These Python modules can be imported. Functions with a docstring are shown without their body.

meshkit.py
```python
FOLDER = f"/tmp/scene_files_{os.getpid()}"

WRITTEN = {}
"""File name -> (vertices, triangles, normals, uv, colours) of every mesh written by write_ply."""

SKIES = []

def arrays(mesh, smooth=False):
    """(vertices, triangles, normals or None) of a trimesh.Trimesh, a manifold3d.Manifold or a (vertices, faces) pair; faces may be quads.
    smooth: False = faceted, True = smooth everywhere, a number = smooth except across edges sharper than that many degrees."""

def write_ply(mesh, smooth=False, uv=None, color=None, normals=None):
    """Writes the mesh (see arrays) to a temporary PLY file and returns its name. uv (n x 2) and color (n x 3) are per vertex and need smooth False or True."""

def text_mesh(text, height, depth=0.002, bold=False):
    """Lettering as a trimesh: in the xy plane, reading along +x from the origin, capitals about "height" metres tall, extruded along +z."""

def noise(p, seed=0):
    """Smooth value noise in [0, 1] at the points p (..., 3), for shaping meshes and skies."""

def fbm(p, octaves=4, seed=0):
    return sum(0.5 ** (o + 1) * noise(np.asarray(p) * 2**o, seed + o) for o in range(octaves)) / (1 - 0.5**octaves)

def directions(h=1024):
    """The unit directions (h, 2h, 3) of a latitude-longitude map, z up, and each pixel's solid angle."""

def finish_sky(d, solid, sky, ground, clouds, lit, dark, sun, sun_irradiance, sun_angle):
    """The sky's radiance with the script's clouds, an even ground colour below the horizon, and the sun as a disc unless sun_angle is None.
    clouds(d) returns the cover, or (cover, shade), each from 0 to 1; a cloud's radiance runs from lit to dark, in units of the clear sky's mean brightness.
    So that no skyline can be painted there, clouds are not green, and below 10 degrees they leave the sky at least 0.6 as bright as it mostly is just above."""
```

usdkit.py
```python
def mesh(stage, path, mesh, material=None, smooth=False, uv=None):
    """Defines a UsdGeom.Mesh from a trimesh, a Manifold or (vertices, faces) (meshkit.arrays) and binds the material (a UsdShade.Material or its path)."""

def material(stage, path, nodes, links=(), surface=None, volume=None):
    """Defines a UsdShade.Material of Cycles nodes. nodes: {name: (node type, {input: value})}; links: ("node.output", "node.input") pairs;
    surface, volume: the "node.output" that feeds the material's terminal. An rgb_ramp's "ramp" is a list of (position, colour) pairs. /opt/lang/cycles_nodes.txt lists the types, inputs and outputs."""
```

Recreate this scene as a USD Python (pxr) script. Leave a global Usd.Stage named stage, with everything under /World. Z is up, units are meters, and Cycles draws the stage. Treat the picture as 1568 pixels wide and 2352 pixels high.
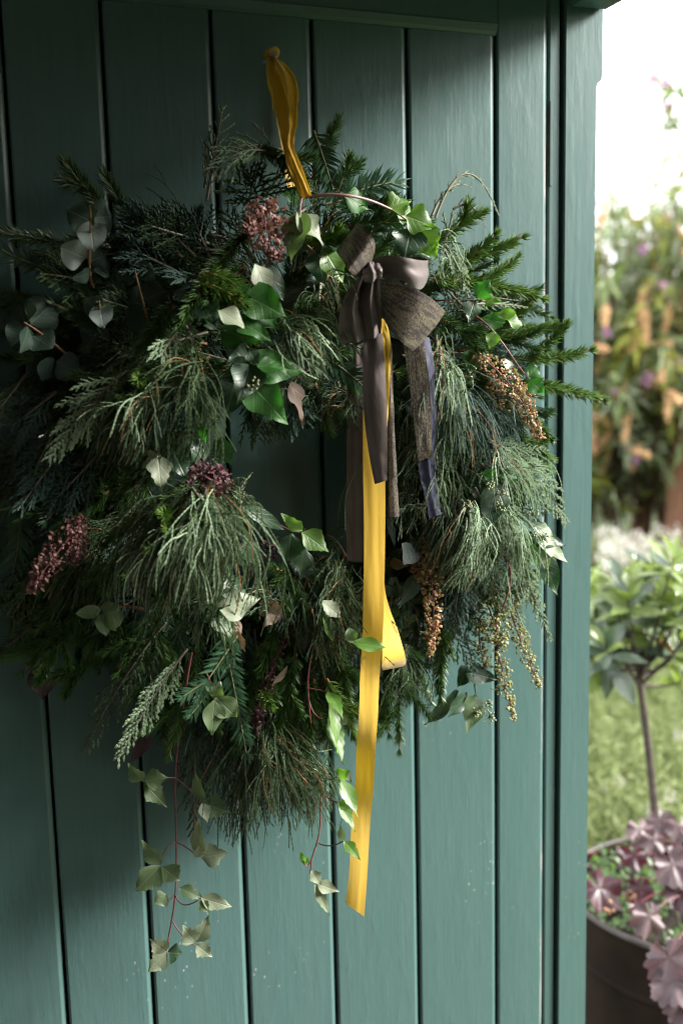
import math
import numpy as np
import trimesh
import usdkit
from meshkit import fbm
from scipy.interpolate import CubicSpline
from pxr import Gf, Sdf, Usd, UsdGeom, UsdLux, UsdShade

stage = Usd.Stage.CreateInMemory()
UsdGeom.SetStageUpAxis(stage, UsdGeom.Tokens.z)
UsdGeom.SetStageMetersPerUnit(stage, 1.0)
UsdGeom.Xform.Define(stage, "/World")
UsdGeom.Scope.Define(stage, "/World/Looks")

# ---------------------------------------------------------------- camera
YAW, PITCH, ROLL = math.radians(19.784), math.radians(-8.475), math.radians(-1.349)
EYE = np.array([0.0, -1.15, 1.5])
FWD = np.array([math.sin(YAW) * math.cos(PITCH), math.cos(YAW) * math.cos(PITCH), math.sin(PITCH)])
_r = np.array([math.cos(YAW), -math.sin(YAW), 0.0])
_u = np.cross(_r, FWD)
RIGHT = _r * math.cos(ROLL) + _u * math.sin(ROLL)
UP = -_r * math.sin(ROLL) + _u * math.cos(ROLL)
cam = UsdGeom.Camera.Define(stage, "/World/camera")
cam.AddTransformOp().Set(Gf.Matrix4d(*RIGHT, 0, *UP, 0, *(-FWD), 0, *EYE, 1))
cam.CreateHorizontalApertureAttr(24.0)
cam.CreateFocalLengthAttr(36.69)
cam.CreateFStopAttr(3.4)
cam.CreateFocusDistanceAttr(1.1)
cam.CreateExposureAttr(3.38)

# ---------------------------------------------------------------- sky and sun (bright overcast, light coming in from the garden side)
SUN = np.array([1.0, -0.36, 0.57])
SUN /= np.linalg.norm(SUN)
ELEV, AZI = math.asin(SUN[2]), math.atan2(SUN[0], SUN[1])
usdkit.material(stage, "/World/Looks/sky_look", {
    "sky": ("sky_texture", {"sky_type": "single_scattering", "sun_disc": False, "sun_elevation": ELEV, "sun_rotation": AZI, "aerosol_density": 2.0}),
    "tc": ("texture_coordinate", {}),
    "n": ("noise_texture", {"scale": 2.2, "detail": 5.0}),
    "r": ("rgb_ramp", {"ramp": [(0.25, (3.2, 3.15, 3.1)), (0.75, (5.2, 5.05, 4.9))]}),
    "m": ("mix", {"fac": 0.8}),
    "b": ("background_shader", {"strength": 0.075})},
    [("tc.generated", "n.vector"), ("n.fac", "r.fac"), ("sky.color", "m.color1"), ("r.color", "m.color2"), ("m.color", "b.color")], surface="b.background")
dome = UsdLux.DomeLight.Define(stage, "/World/sky")
UsdShade.MaterialBindingAPI.Apply(dome.GetPrim()).Bind(UsdShade.Material.Get(stage, "/World/Looks/sky_look"))
dome.GetPrim().SetCustomDataByKey("kind", "structure")
sun = UsdLux.DistantLight.Define(stage, "/World/sun")
sun.CreateIntensityAttr(0.4)
sun.CreateAngleAttr(18.0)
sun.CreateColorAttr(Gf.Vec3f(1.0, 0.965, 0.91))
sun.GetPrim().GetAttribute("inputs:normalize").Set(True) if sun.GetPrim().GetAttribute("inputs:normalize") else None
sun.CreateNormalizeAttr(True)
_z = SUN
_x = np.cross([0, 0, 1.0], _z); _x /= np.linalg.norm(_x)
_y = np.cross(_z, _x)
sun.AddTransformOp().Set(Gf.Matrix4d(*_x, 0, *_y, 0, *_z, 0, 0, 0, 5, 1))

# ---------------------------------------------------------------- helpers
RNG = np.random.default_rng(7)
USED, BASE = {}, {"/World": np.zeros(3)}


def ray(u, v):
    """Direction through a point of the photograph (1568 wide)."""
    return FWD + RIGHT * ((u - 784) * 1.50638 / 3610) - UP * ((v - 1176) * 1.50638 / 3610)


def P(u, v, d=0.0):
    """World point in the plane d metres in front of the wall."""
    r = ray(u, v)
    return EYE + r * ((1.15 - d) / r[1])


def PD(u, v, t):
    """World point t metres away along the view axis."""
    return EYE + ray(u, v) * t


def PZ(u, v, z):
    r = ray(u, v)
    return EYE + r * ((z - EYE[2]) / r[2])


def numbered(parent, name):
    k = USED.get((parent, name), 0)
    USED[(parent, name)] = k + 1
    return name if k == 0 else f"{name}_{k:03d}"


def tag(prim, label=None, cat=None, group=None, kind=None):
    p = prim.GetPrim() if hasattr(prim, "GetPrim") else prim
    for k, v in (("label", label), ("category", cat), ("group", group), ("kind", kind)):
        if v:
            p.SetCustomDataByKey(k, v)
    return p


def thing(name, loc, label, cat, group=None, parent="/World"):
    path = parent + "/" + numbered(parent, name)
    x = UsdGeom.Xform.Define(stage, path)
    loc = np.asarray(loc, float)
    x.AddTranslateOp().Set(Gf.Vec3d(*map(float, loc - BASE[parent])))
    BASE[path] = loc
    tag(x, label, cat, group)
    return path


def obj(name, mesh, mat, parent="/World", smooth=False, uv=None, label=None, cat=None, group=None, kind=None):
    """One Mesh prim from world-space geometry."""
    v, f = (np.asarray(mesh[0], float), np.asarray(mesh[1], int)) if isinstance(mesh, tuple) else (np.asarray(mesh.vertices), np.asarray(mesh.faces))
    path = parent + "/" + numbered(parent, name)
    usdkit.mesh(stage, path, (v - BASE[parent], f), M[mat], smooth, uv)
    BASE[path] = BASE[parent]
    tag(stage.GetPrimAtPath(path), label, cat, group, kind)
    return path


class MB:
    def __init__(self):
        self.v, self.f, self.uv, self.n = [], [], [], 0

    def add(self, v, f, uv=None):
        v = np.asarray(v, float).reshape(-1, 3)
        f = np.asarray(f, int)
        if f.shape[1] == 4:
            f = np.vstack([f[:, [0, 1, 2]], f[:, [0, 2, 3]]])
        self.v.append(v); self.f.append(f + self.n)
        self.uv.append(np.zeros((len(v), 2)) if uv is None else uv)
        self.n += len(v)
        return self

    def out(self):
        return np.vstack(self.v), np.vstack(self.f)

    def uvs(self):
        return np.vstack(self.uv)


def unit(a):
    a = np.asarray(a, float)
    return a / np.maximum(np.linalg.norm(a, axis=-1, keepdims=True), 1e-12)


def spline(pts, n):
    pts = np.asarray(pts, float)
    if len(pts) == 2:
        return pts[0] + (pts[1] - pts[0]) * np.linspace(0, 1, n)[:, None]
    t = np.r_[0, np.cumsum(np.linalg.norm(np.diff(pts, axis=0), axis=1) ** 0.5 + 1e-9)]
    return CubicSpline(t, pts)(np.linspace(0, t[-1], n))


def frames(c):
    t = unit(np.gradient(c, axis=0))
    a = np.cross(t, [0.31, -0.72, 0.2] if abs(t[0] @ unit([0.31, -0.72, 0.2])) < 0.9 else [1, 0, 0.3])
    a = unit(a)
    return t, a, np.cross(t, a)


def tube(c, r, k=5, cap=True):
    c = np.asarray(c, float)
    n = len(c)
    r = np.broadcast_to(np.asarray(r, float), (n,))
    t, a, b = frames(c)
    th = np.arange(k) * 2 * np.pi / k
    v = c[:, None] + r[:, None, None] * (np.cos(th)[None, :, None] * a[:, None] + np.sin(th)[None, :, None] * b[:, None])
    i = np.arange(n - 1)[:, None] * k
    j = np.arange(k)[None]
    q = np.stack([i + j, i + (j + 1) % k, i + k + (j + 1) % k, i + k + j], -1).reshape(-1, 4)
    f = np.vstack([q[:, [0, 1, 2]], q[:, [0, 2, 3]]])
    v = v.reshape(-1, 3)
    if cap:
        v = np.vstack([v, c[:1], c[-1:]])
        jj = np.arange(k)
        f = np.vstack([f, np.stack([np.full(k, n * k), (jj + 1) % k, jj], 1), np.stack([np.full(k, n * k + 1), (n - 1) * k + jj, (n - 1) * k + (jj + 1) % k], 1)])
    return v, f


def box(x0, x1, y0, y1, z0, z1, ch=0.0):
    """Box with chamfered edges."""
    lo, hi = np.minimum([x0, y0, z0], [x1, y1, z1]), np.maximum([x0, y0, z0], [x1, y1, z1])
    if ch <= 0:
        m = trimesh.creation.box(bounds=[lo, hi])
        return np.array(m.vertices), np.array(m.faces)
    pts = []
    for s in np.ndindex(2, 2, 2):
        c = np.where(np.array(s) == 1, hi, lo)
        d = np.where(np.array(s) == 1, -ch, ch)
        for k in range(3):
            q = c + d; q[k] = c[k]
            pts.append(q)
    m = trimesh.convex.convex_hull(np.array(pts))
    return np.array(m.vertices), np.array(m.faces)


def prism(profile, z0, z1):
    """Vertical prism of an (x, y) profile (counter-clockwise seen from above)."""
    from shapely.geometry import Polygon
    m = trimesh.creation.extrude_polygon(Polygon(profile), z1 - z0, engine="earcut")
    return np.array(m.vertices) + [0, 0, z0], np.array(m.faces)


LITE = [False]


def needles(b, d, L, r, bend=None, flat=1.0, nrm=None):
    """Many needles at once: three-sided, swollen in the middle, pointed."""
    n = len(b)
    L = np.broadcast_to(L, (n,))[:, None]; r = np.broadcast_to(r, (n,))[:, None]
    d = unit(d)
    ref = np.where(np.abs(d[:, 2:3]) > 0.9, [[1.0, 0, 0]], [[0, 0, 1.0]]) if nrm is None else nrm
    a = unit(np.cross(d, ref)); c = np.cross(d, a)
    bend = np.zeros((n, 3)) if bend is None else bend
    ring = [(1.0, 0.0), (-0.5, 0.87 * flat), (-0.5, -0.87 * flat)]
    if flat < 1:
        ring = [(1.0, 0.0), (0, flat), (-1.0, 0)]
    if LITE[0]:
        v = np.stack([b + r * (x * a + y * c) for x, y in ring] + [b + d * L + bend], 1).reshape(-1, 3)
        return v, (np.arange(n)[:, None, None] * 4 + np.array([[0, 1, 3], [1, 2, 3], [2, 0, 3]])).reshape(-1, 3)
    v = []
    for t, s in ((0.0, 0.6), (0.55, 1.0)):
        o = b + d * L * t + bend * (t * t)
        v += [o + r * s * (x * a + y * c) for x, y in ring]
    v.append(b + d * L + bend)
    v = np.stack(v, 1).reshape(-1, 3)
    f0 = np.array([[0, 1, 4], [0, 4, 3], [1, 2, 5], [1, 5, 4], [2, 0, 3], [2, 3, 5], [3, 4, 6], [4, 5, 6], [5, 3, 6]])
    return v, (np.arange(n)[:, None, None] * 7 + f0).reshape(-1, 3)


# ---------------------------------------------------------------- materials
M = {}


def look(name, nodes, links, surface="p.BSDF"):
    M[name] = usdkit.material(stage, "/World/Looks/" + name, nodes, links, surface)


def plant(name, cols, rough=0.5, trans=0.25, spec=0.4, per="random_per_island", scale=30.0, tcol=None):
    """Foliage: colour varies by needle and in clumps; some light passes."""
    n = len(cols)
    ramp = [(i / max(n - 1, 1), c) for i, c in enumerate(cols)]
    tc = tcol or tuple(min(1.0, c * 1.6) for c in cols[n // 2])
    look(name, {
        "g": ("geometry", {}), "n": ("noise_texture", {"scale": scale, "detail": 2.0}),
        "mx": ("mix_float", {"fac": 0.55}), "r": ("rgb_ramp", {"ramp": ramp}),
        "p": ("principled_bsdf", {"roughness": rough, "specular_ior_level": spec}),
        "t": ("translucent_bsdf", {"color": tc}), "m": ("mix_closure", {"fac": trans})},
        [("g.position", "n.vector"), ("g." + per, "mx.a"), ("n.fac", "mx.b"), ("mx.result", "r.fac"), ("r.color", "p.base_color"),
         ("p.BSDF", "m.closure1"), ("t.BSDF", "m.closure2")], surface="m.closure")


def leafmat(name, dark, light, vein, rough=0.4, trans=0.3, tcol=(0.1, 0.25, 0.03), nveins=6.0, vs=0.5, spec=0.5, blot=0.0, blotcol=(0.1, 0.06, 0.02)):
    look(name, {
        "tc": ("texture_coordinate", {}), "s": ("separate_xyz", {}), "g": ("geometry", {}), "oi": ("object_info", {}),
        "c": ("math", {"math_type": "subtract", "value2": 0.5}), "d": ("math", {"math_type": "absolute"}),
        "mid": ("map_range", {"from_min": 0.012, "from_max": 0.035, "to_min": 1.0, "to_max": 0.0, "clamp": True}),
        "sv": ("math", {"math_type": "multiply", "value2": nveins}), "sd": ("math", {"math_type": "multiply", "value2": nveins * 0.9}),
        "sub": ("math", {"math_type": "subtract"}), "fr": ("math", {"math_type": "pingpong", "value2": 0.5}),
        "side": ("map_range", {"from_min": 0.02, "from_max": 0.09, "to_min": 0.55, "to_max": 0.0, "clamp": True}),
        "vmax": ("math", {"math_type": "maximum"}), "vs": ("math", {"math_type": "multiply", "value2": vs}),
        "n": ("noise_texture", {"scale": 60.0, "detail": 3.0}), "nb": ("noise_texture", {"scale": 130.0, "detail": 3.0}),
        "mxn": ("mix_float", {"fac": 0.5}), "base": ("mix", {"color1": dark, "color2": light}),
        "bl": ("map_range", {"from_min": 0.58, "from_max": 0.72, "to_min": 0.0, "to_max": blot, "clamp": True}),
        "bm": ("mix", {"color2": blotcol}), "vm": ("mix", {"color2": vein}),
        "bump": ("bump", {"strength": 0.35, "distance": 0.0012, "invert": True}),
        "p": ("principled_bsdf", {"roughness": rough, "specular_ior_level": spec}),
        "t": ("translucent_bsdf", {"color": tcol}), "m": ("mix_closure", {"fac": trans})},
        [("tc.UV", "s.vector"), ("s.x", "c.value1"), ("c.value", "d.value1"), ("d.value", "mid.value"),
         ("s.y", "sv.value1"), ("d.value", "sd.value1"), ("sv.value", "sub.value1"), ("sd.value", "sub.value2"), ("sub.value", "fr.value1"), ("fr.value", "side.value"),
         ("mid.result", "vmax.value1"), ("side.result", "vmax.value2"), ("vmax.value", "vs.value1"),
         ("g.position", "n.vector"), ("g.position", "nb.vector"), ("oi.random", "mxn.a"), ("n.fac", "mxn.b"), ("mxn.result", "base.fac"),
         ("nb.fac", "bl.value"), ("bl.result", "bm.fac"), ("base.color", "bm.color1"), ("bm.color", "vm.color1"), ("vs.value", "vm.fac"), ("vm.color", "p.base_color"),
         ("vmax.value", "bump.height"), ("bump.normal", "p.normal"),
         ("p.BSDF", "m.closure1"), ("t.BSDF", "m.closure2")], surface="m.closure")


def simple(name, c0, c1, scale=20.0, rough=0.7, bump=0.0, stretch=(1, 1, 1), spec=0.4, metallic=0.0, dist=0.004):
    look(name, {"g": ("geometry", {}), "mp": ("mapping", {"scale": stretch}), "n": ("noise_texture", {"scale": scale, "detail": 5.0, "roughness": 0.6}),
                "r": ("rgb_ramp", {"ramp": [(0.3, c0), (0.7, c1)]}), "bump": ("bump", {"strength": bump, "distance": dist}),
                "p": ("principled_bsdf", {"roughness": rough, "specular_ior_level": spec, "metallic": metallic})},
         [("g.position", "mp.vector"), ("mp.vector", "n.vector"), ("n.fac", "r.fac"), ("r.color", "p.base_color"), ("n.fac", "bump.height"), ("bump.normal", "p.normal")])


def paint(name, edge_x=None, edge_w=0.002, chips=1.0):
    """Old teal gloss paint: vertical brush marks, lumps, pale chips; along edge_x it is worn through to pinkish primer."""
    nodes = {
        "g": ("geometry", {}), "mp": ("mapping", {"scale": (260.0, 260.0, 9.0)}), "brush": ("noise_texture", {"scale": 1.0, "detail": 3.0}),
        "mp2": ("mapping", {"scale": (1.0, 1.0, 0.3)}), "lump": ("noise_texture", {"scale": 55.0, "detail": 3.0, "roughness": 0.55}),
        "big": ("noise_texture", {"scale": 3.0, "detail": 3.0}), "base0": ("mix", {"color1": PAINT0, "color2": PAINT1}), "stm": ("mapping", {"scale": (38.0, 38.0, 1.6)}), "stn": ("noise_texture", {"scale": 1.0, "detail": 4.0, "roughness": 0.65}), "str": ("map_range", {"from_min": 0.35, "from_max": 0.7, "to_min": 0.0, "to_max": 0.22, "clamp": True}), "base": ("mix", {"color2": (0.085, 0.125, 0.118)}),
        "mpc": ("mapping", {"scale": (1.0, 1.0, 0.6)}), "vor": ("voronoi_texture", {"scale": 120.0, "randomness": 1.0}),
        "chip": ("map_range", {"from_min": 0.10, "from_max": 0.16, "to_min": 1.0, "to_max": 0.0, "clamp": True}),
        "cm": ("noise_texture", {"scale": 7.0, "detail": 3.0}), "cmr": ("map_range", {"from_min": 0.55, "from_max": 0.66, "clamp": True}),
        "sep": ("separate_xyz", {}), "zm": ("map_range", {"from_min": 1.15, "from_max": 0.85, "to_min": 0.0, "to_max": chips, "clamp": True}),
        "c1": ("math", {"math_type": "multiply"}), "c2": ("math", {"math_type": "multiply"}), "c3": ("math", {"math_type": "multiply", "value2": 0.75}),
        "chipc": ("mix", {"color2": (0.42, 0.40, 0.36)}),
        "lm": ("math", {"math_type": "multiply", "value2": 0.9}), "ba": ("math", {"math_type": "add"}),
        "lp": ("math", {"math_type": "power", "value2": 3.0}),
        "bump": ("bump", {"strength": 0.55, "distance": 0.0016}),
        "rr": ("map_range", {"from_min": 0.3, "from_max": 0.7, "to_min": 0.30, "to_max": 0.46}),
        "p": ("principled_bsdf", {"specular_ior_level": 0.4})}
    links = [("g.position", "mp.vector"), ("mp.vector", "brush.vector"), ("g.position", "mp2.vector"), ("mp2.vector", "lump.vector"), ("g.position", "big.vector"),
             ("big.fac", "base0.fac"), ("g.position", "stm.vector"), ("stm.vector", "stn.vector"), ("stn.fac", "str.value"), ("str.result", "base.fac"), ("base0.color", "base.color1"), ("g.position", "mpc.vector"), ("mpc.vector", "vor.vector"), ("vor.distance", "chip.value"), ("g.position", "cm.vector"), ("cm.fac", "cmr.value"),
             ("g.position", "sep.vector"), ("sep.z", "zm.value"), ("chip.result", "c1.value1"), ("cmr.result", "c1.value2"), ("c1.value", "c2.value1"), ("zm.result", "c2.value2"),
             ("c2.value", "c3.value1"), ("c3.value", "chipc.fac"), ("base.color", "chipc.color1"),
             ("lump.fac", "lp.value1"), ("lp.value", "lm.value1"), ("lm.value", "ba.value1"), ("brush.fac", "bs.value1"), ("bs.value", "ba.value2"), ("ba.value", "bump.height"), ("bump.normal", "p.normal"), ("brush.fac", "rr.value"), ("rr.result", "p.roughness")]
    nodes["bs"] = ("math", {"math_type": "multiply", "value2": 0.16})
    if edge_x is None:
        links.append(("chipc.color", "p.base_color"))
    else:
        nodes.update({"ex": ("math", {"math_type": "subtract", "value2": edge_x}), "ea": ("math", {"math_type": "absolute"}),
                      "em": ("map_range", {"from_min": edge_w * 0.6, "from_max": edge_w, "to_min": 1.0, "to_max": 0.0, "clamp": True}),
                      "emp": ("mapping", {"scale": (120.0, 120.0, 16.0)}), "en": ("noise_texture", {"scale": 1.0, "detail": 4.0}),
                      "enr": ("map_range", {"from_min": 0.50, "from_max": 0.64, "to_max": 0.8, "clamp": True}), "e2": ("math", {"math_type": "multiply"}),
                      "ec": ("mix", {"color1": (0.22, 0.15, 0.14), "color2": (0.30, 0.30, 0.31)}), "em2": ("mix", {})})
        links += [("sep.x", "ex.value1"), ("ex.value", "ea.value1"), ("ea.value", "em.value"), ("g.position", "emp.vector"), ("emp.vector", "en.vector"), ("en.fac", "enr.value"),
                  ("em.result", "e2.value1"), ("enr.result", "e2.value2"), ("lump.fac", "ec.fac"), ("e2.value", "em2.fac"), ("chipc.color", "em2.color1"), ("ec.color", "em2.color2"), ("em2.color", "p.base_color")]
    look(name, nodes, links)


PAINT0, PAINT1 = (0.048, 0.101, 0.095), (0.063, 0.124, 0.117)
paint("door_paint")
paint("stile_paint", edge_x=0.6884, edge_w=0.0024)
paint("post_paint", chips=0.6)
simple("rebate_paint", (0.03, 0.06, 0.056), (0.045, 0.085, 0.08), 40, 0.5)
simple("porch_board", (0.42, 0.40, 0.37), (0.5, 0.48, 0.45), 8, 0.6)
simple("porch_floor_stone", (0.12, 0.11, 0.10), (0.2, 0.19, 0.17), 6, 0.8)

# ---------------------------------------------------------------- the porch: door wall, post, beam, roof
XS = [-0.155, -0.045, 0.0648, 0.1638, 0.2795, 0.3927, 0.5068, 0.6202]  # joints between boards
Z0, Z1 = 0.03, 1.868
door = thing("boarded_door", (0.26, 0, 0), "teal painted boarded door with beaded vertical planks carrying the wreath", "door")


def board(x0, x1, z0, z1, gap=0.0007, c=0.0046, dep=0.0052, th=0.022, y=0.0):
    """A plank with a rounded, lipped V at either long edge."""
    pr = [(x0 + gap, y + dep + 0.004), (x0 + gap + 0.0012, y + dep), (x0 + c * 0.36, y + dep * 0.42), (x0 + c * 0.6, y + 0.0011), (x0 + c * 0.9, y),
          (x1 - c * 1.75, y), (x1 - c * 1.4, y + 0.0006), (x1 - c * 0.85, y + 0.0018), (x1 - c * 0.45, y + 0.0034), (x1 - gap - 0.0009, y + 0.0045), (x1 - gap, y + dep + 0.004), (x1 - gap, y + th), (x0 + gap, y + th)]
    return prism(pr, z0, z1)


for i in range(len(XS) - 1):
    obj("plank", board(XS[i], XS[i + 1], Z0, Z1), "door_paint", door, smooth=40)
# right stile, flush with the planks, with its own worn edge
obj("stile", board(0.6202, 0.6915, Z0, 2.02, c=0.0045), "stile_paint", door, smooth=40)
# top rail: proud of the planks, lower edge bevelled
from shapely.geometry import Polygon
rp = [(0.0, Z1 + 0.0005), (-0.0035, Z1 + 0.004), (-0.0055, Z1 + 0.0115), (-0.0035, Z1 + 0.014), (-0.0035, 2.02), (0.022, 2.02), (0.022, Z1 + 0.0005)]
rail = trimesh.creation.extrude_polygon(Polygon(rp), 0.6195 + 0.155, engine="earcut")
rv = np.array(rail.vertices)
obj("top_rail", (np.stack([rv[:, 2] - 0.155, rv[:, 0], rv[:, 1]], 1), np.array(rail.faces)), "door_paint", door, smooth=30)
obj("stile", box(-0.27, -0.157, 0, 0.03, Z0, 2.02, 0.004), "door_paint", door)
obj("backing", box(-0.27, 0.69, 0.0235, 0.034, Z0, 2.02), "rebate_paint", door)
# keyhole slot high in the stile edge
obj("latch_slot", box(0.6935, 0.6975, 0.0008, 0.004, 1.70, 1.80, 0.0008), "rebate_paint", door)

frame = thing("door_frame", (0.70, 0, 0), "narrow sunken teal frame strip between the door edge and the porch post", "door frame")
obj("rebate_strip", box(0.6925, 0.7085, 0.0022, 0.05, 0.0, 2.06, 0.002), "stile_paint", frame)
obj("rebate_slot", box(0.7088, 0.714, 0.022, 0.05, 0.0, 2.06, 0.001), "rebate_paint", frame)
obj("head_jamb", box(-0.34, 0.7085, 0.004, 0.05, 2.021, 2.06, 0.002), "rebate_paint", frame)
obj("left_jamb", box(-0.34, -0.2715, -0.01, 0.05, 0.0, 2.02, 0.002), "rebate_paint", frame)

post = thing("porch_post", (0.735, 0, 0), "teal painted square corner post of the porch with a notched outer edge", "post")
ZN = P(1378, 184, 0)[2]
zt = P(1380, 17, 0.012)[2]
pp = Polygon([(0.7125, 0.0), (0.7572, 0.0), (0.7572, ZN - 0.009), (0.7590, ZN - 0.004), (0.7640, ZN), (0.7653, ZN + 0.004), (0.7653, 2.3), (0.7125, 2.3)])
parts = MB()
for shp, y0, y1 in ((pp.buffer(-0.0012), -0.0025, -0.001), (pp, -0.0011, 0.09)):
    m = trimesh.creation.extrude_polygon(shp, y1 - y0, engine="earcut")
    v = np.array(m.vertices)
    parts.add(np.stack([v[:, 0], y1 - v[:, 2], v[:, 1]], 1), np.array(m.faces))
obj("shaft", parts.out(), "post_paint", post)

beam = obj("porch_beam", box(0.7130, 0.7680, -2.6, -0.004, zt, zt + 0.14, 0.004), "post_paint", label="dark teal beam at the top right running forward from the post over the porch opening", cat="beam")
roof = obj("porch_ceiling", box(-1.9, 0.80, -2.7, 0.1, 2.31, 2.36, 0.0), "porch_board", kind="structure")
obj("porch_side_wall", box(-1.95, -1.88, -2.7, 0.1, 0, 2.30), "porch_board", kind="structure")
obj("porch_end_wall", box(-1.87, 0.70, -2.70, -2.63, 0, 2.30), "porch_board", kind="structure")
obj("house_wall", (np.vstack([box(-1.87, -0.342, 0.0, 0.1, 0, 2.3)[0], box(-0.341, 0.712, 0.012, 0.1, 2.061, 2.3)[0]]), np.vstack([box(0, 1, 0, 1, 0, 1)[1], box(0, 1, 0, 1, 0, 1)[1] + 8])), "porch_board", kind="structure")
obj("gable_board", box(0.7131, 0.7679, -2.6, -0.004, zt + 0.141, 2.305), "porch_board", label="painted boarding above the porch opening beam", cat="boarding")
obj("porch_cheek_wall", box(0.7131, 0.7679, -2.6, -1.2, 0, zt - 0.002), "porch_board", kind="structure")
obj("porch_floor", box(-1.9, 0.85, -2.8, 0.2, -0.04, 0.002), "porch_floor_stone", kind="structure")
# ---------------------------------------------------------------- plant materials
plant("spruce", [(0.026, 0.062, 0.014), (0.048, 0.108, 0.024), (0.082, 0.16, 0.036), (0.13, 0.21, 0.06)], rough=0.36, trans=0.18)
plant("spruce_bright", [(0.07, 0.14, 0.025), (0.12, 0.21, 0.04), (0.19, 0.29, 0.075)], rough=0.42, trans=0.25)
plant("yew", [(0.018, 0.05, 0.024), (0.035, 0.085, 0.042), (0.07, 0.125, 0.07)], rough=0.26, trans=0.12, spec=0.6)
plant("thread", [(0.022, 0.04, 0.016), (0.055, 0.088, 0.04), (0.13, 0.175, 0.09), (0.27, 0.31, 0.2)], rough=0.42, trans=0.15, scale=260)
plant("brown_thread", [(0.12, 0.06, 0.025), (0.24, 0.13, 0.05), (0.3, 0.2, 0.09)], rough=0.55, trans=0.15)
plant("thread_dark", [(0.014, 0.03, 0.010), (0.035, 0.066, 0.022), (0.09, 0.14, 0.05)], rough=0.5, trans=0.15, scale=260)
plant("silver", [(0.12, 0.185, 0.105), (0.23, 0.31, 0.19), (0.39, 0.46, 0.32)], rough=0.5, trans=0.15, scale=260)
plant("blue_spray", [(0.024, 0.052, 0.042), (0.055, 0.10, 0.08), (0.11, 0.165, 0.135)], rough=0.5, trans=0.12, scale=260)
plant("pink_floret", [(0.09, 0.035, 0.03), (0.22, 0.10, 0.10), (0.36, 0.2, 0.185), (0.28, 0.15, 0.07), (0.42, 0.35, 0.24), (0.3, 0.14, 0.15)], rough=0.55, trans=0.2)
plant("mauve_floret", [(0.045, 0.018, 0.02), (0.09, 0.036, 0.042), (0.17, 0.08, 0.085)], rough=0.6, trans=0.15)
plant("green_seed", [(0.14, 0.14, 0.04), (0.26, 0.26, 0.11), (0.36, 0.37, 0.21), (0.26, 0.17, 0.08)], rough=0.5, trans=0.2)
plant("rust_seed", [(0.17, 0.07, 0.03), (0.30, 0.14, 0.07), (0.42, 0.29, 0.17), (0.22, 0.22, 0.08), (0.46, 0.28, 0.24), (0.36, 0.36, 0.2)], rough=0.5, trans=0.2)
plant("cream_bud", [(0.25, 0.28, 0.14), (0.38, 0.4, 0.24)], rough=0.5, trans=0.15)
simple("twig", (0.10, 0.05, 0.022), (0.2, 0.095, 0.035), 120, 0.7)
simple("grey_twig", (0.11, 0.095, 0.07), (0.2, 0.18, 0.13), 120, 0.7)
simple("green_twig", (0.06, 0.075, 0.03), (0.11, 0.12, 0.05), 120, 0.6)
simple("red_stem", (0.10, 0.025, 0.03), (0.19, 0.065, 0.07), 90, 0.45)
simple("pink_stem", (0.22, 0.09, 0.10), (0.34, 0.2, 0.19), 90, 0.45)
simple("moss_core", (0.006, 0.009, 0.004), (0.02, 0.026, 0.01), 40, 0.9, bump=0.8)
leafmat("eucalyptus_leaf", (0.016, 0.036, 0.024), (0.034, 0.058, 0.043), (0.06, 0.085, 0.06), rough=0.6, spec=0.25, trans=0.15, tcol=(0.06, 0.12, 0.05), nveins=6, vs=0.8)
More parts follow.
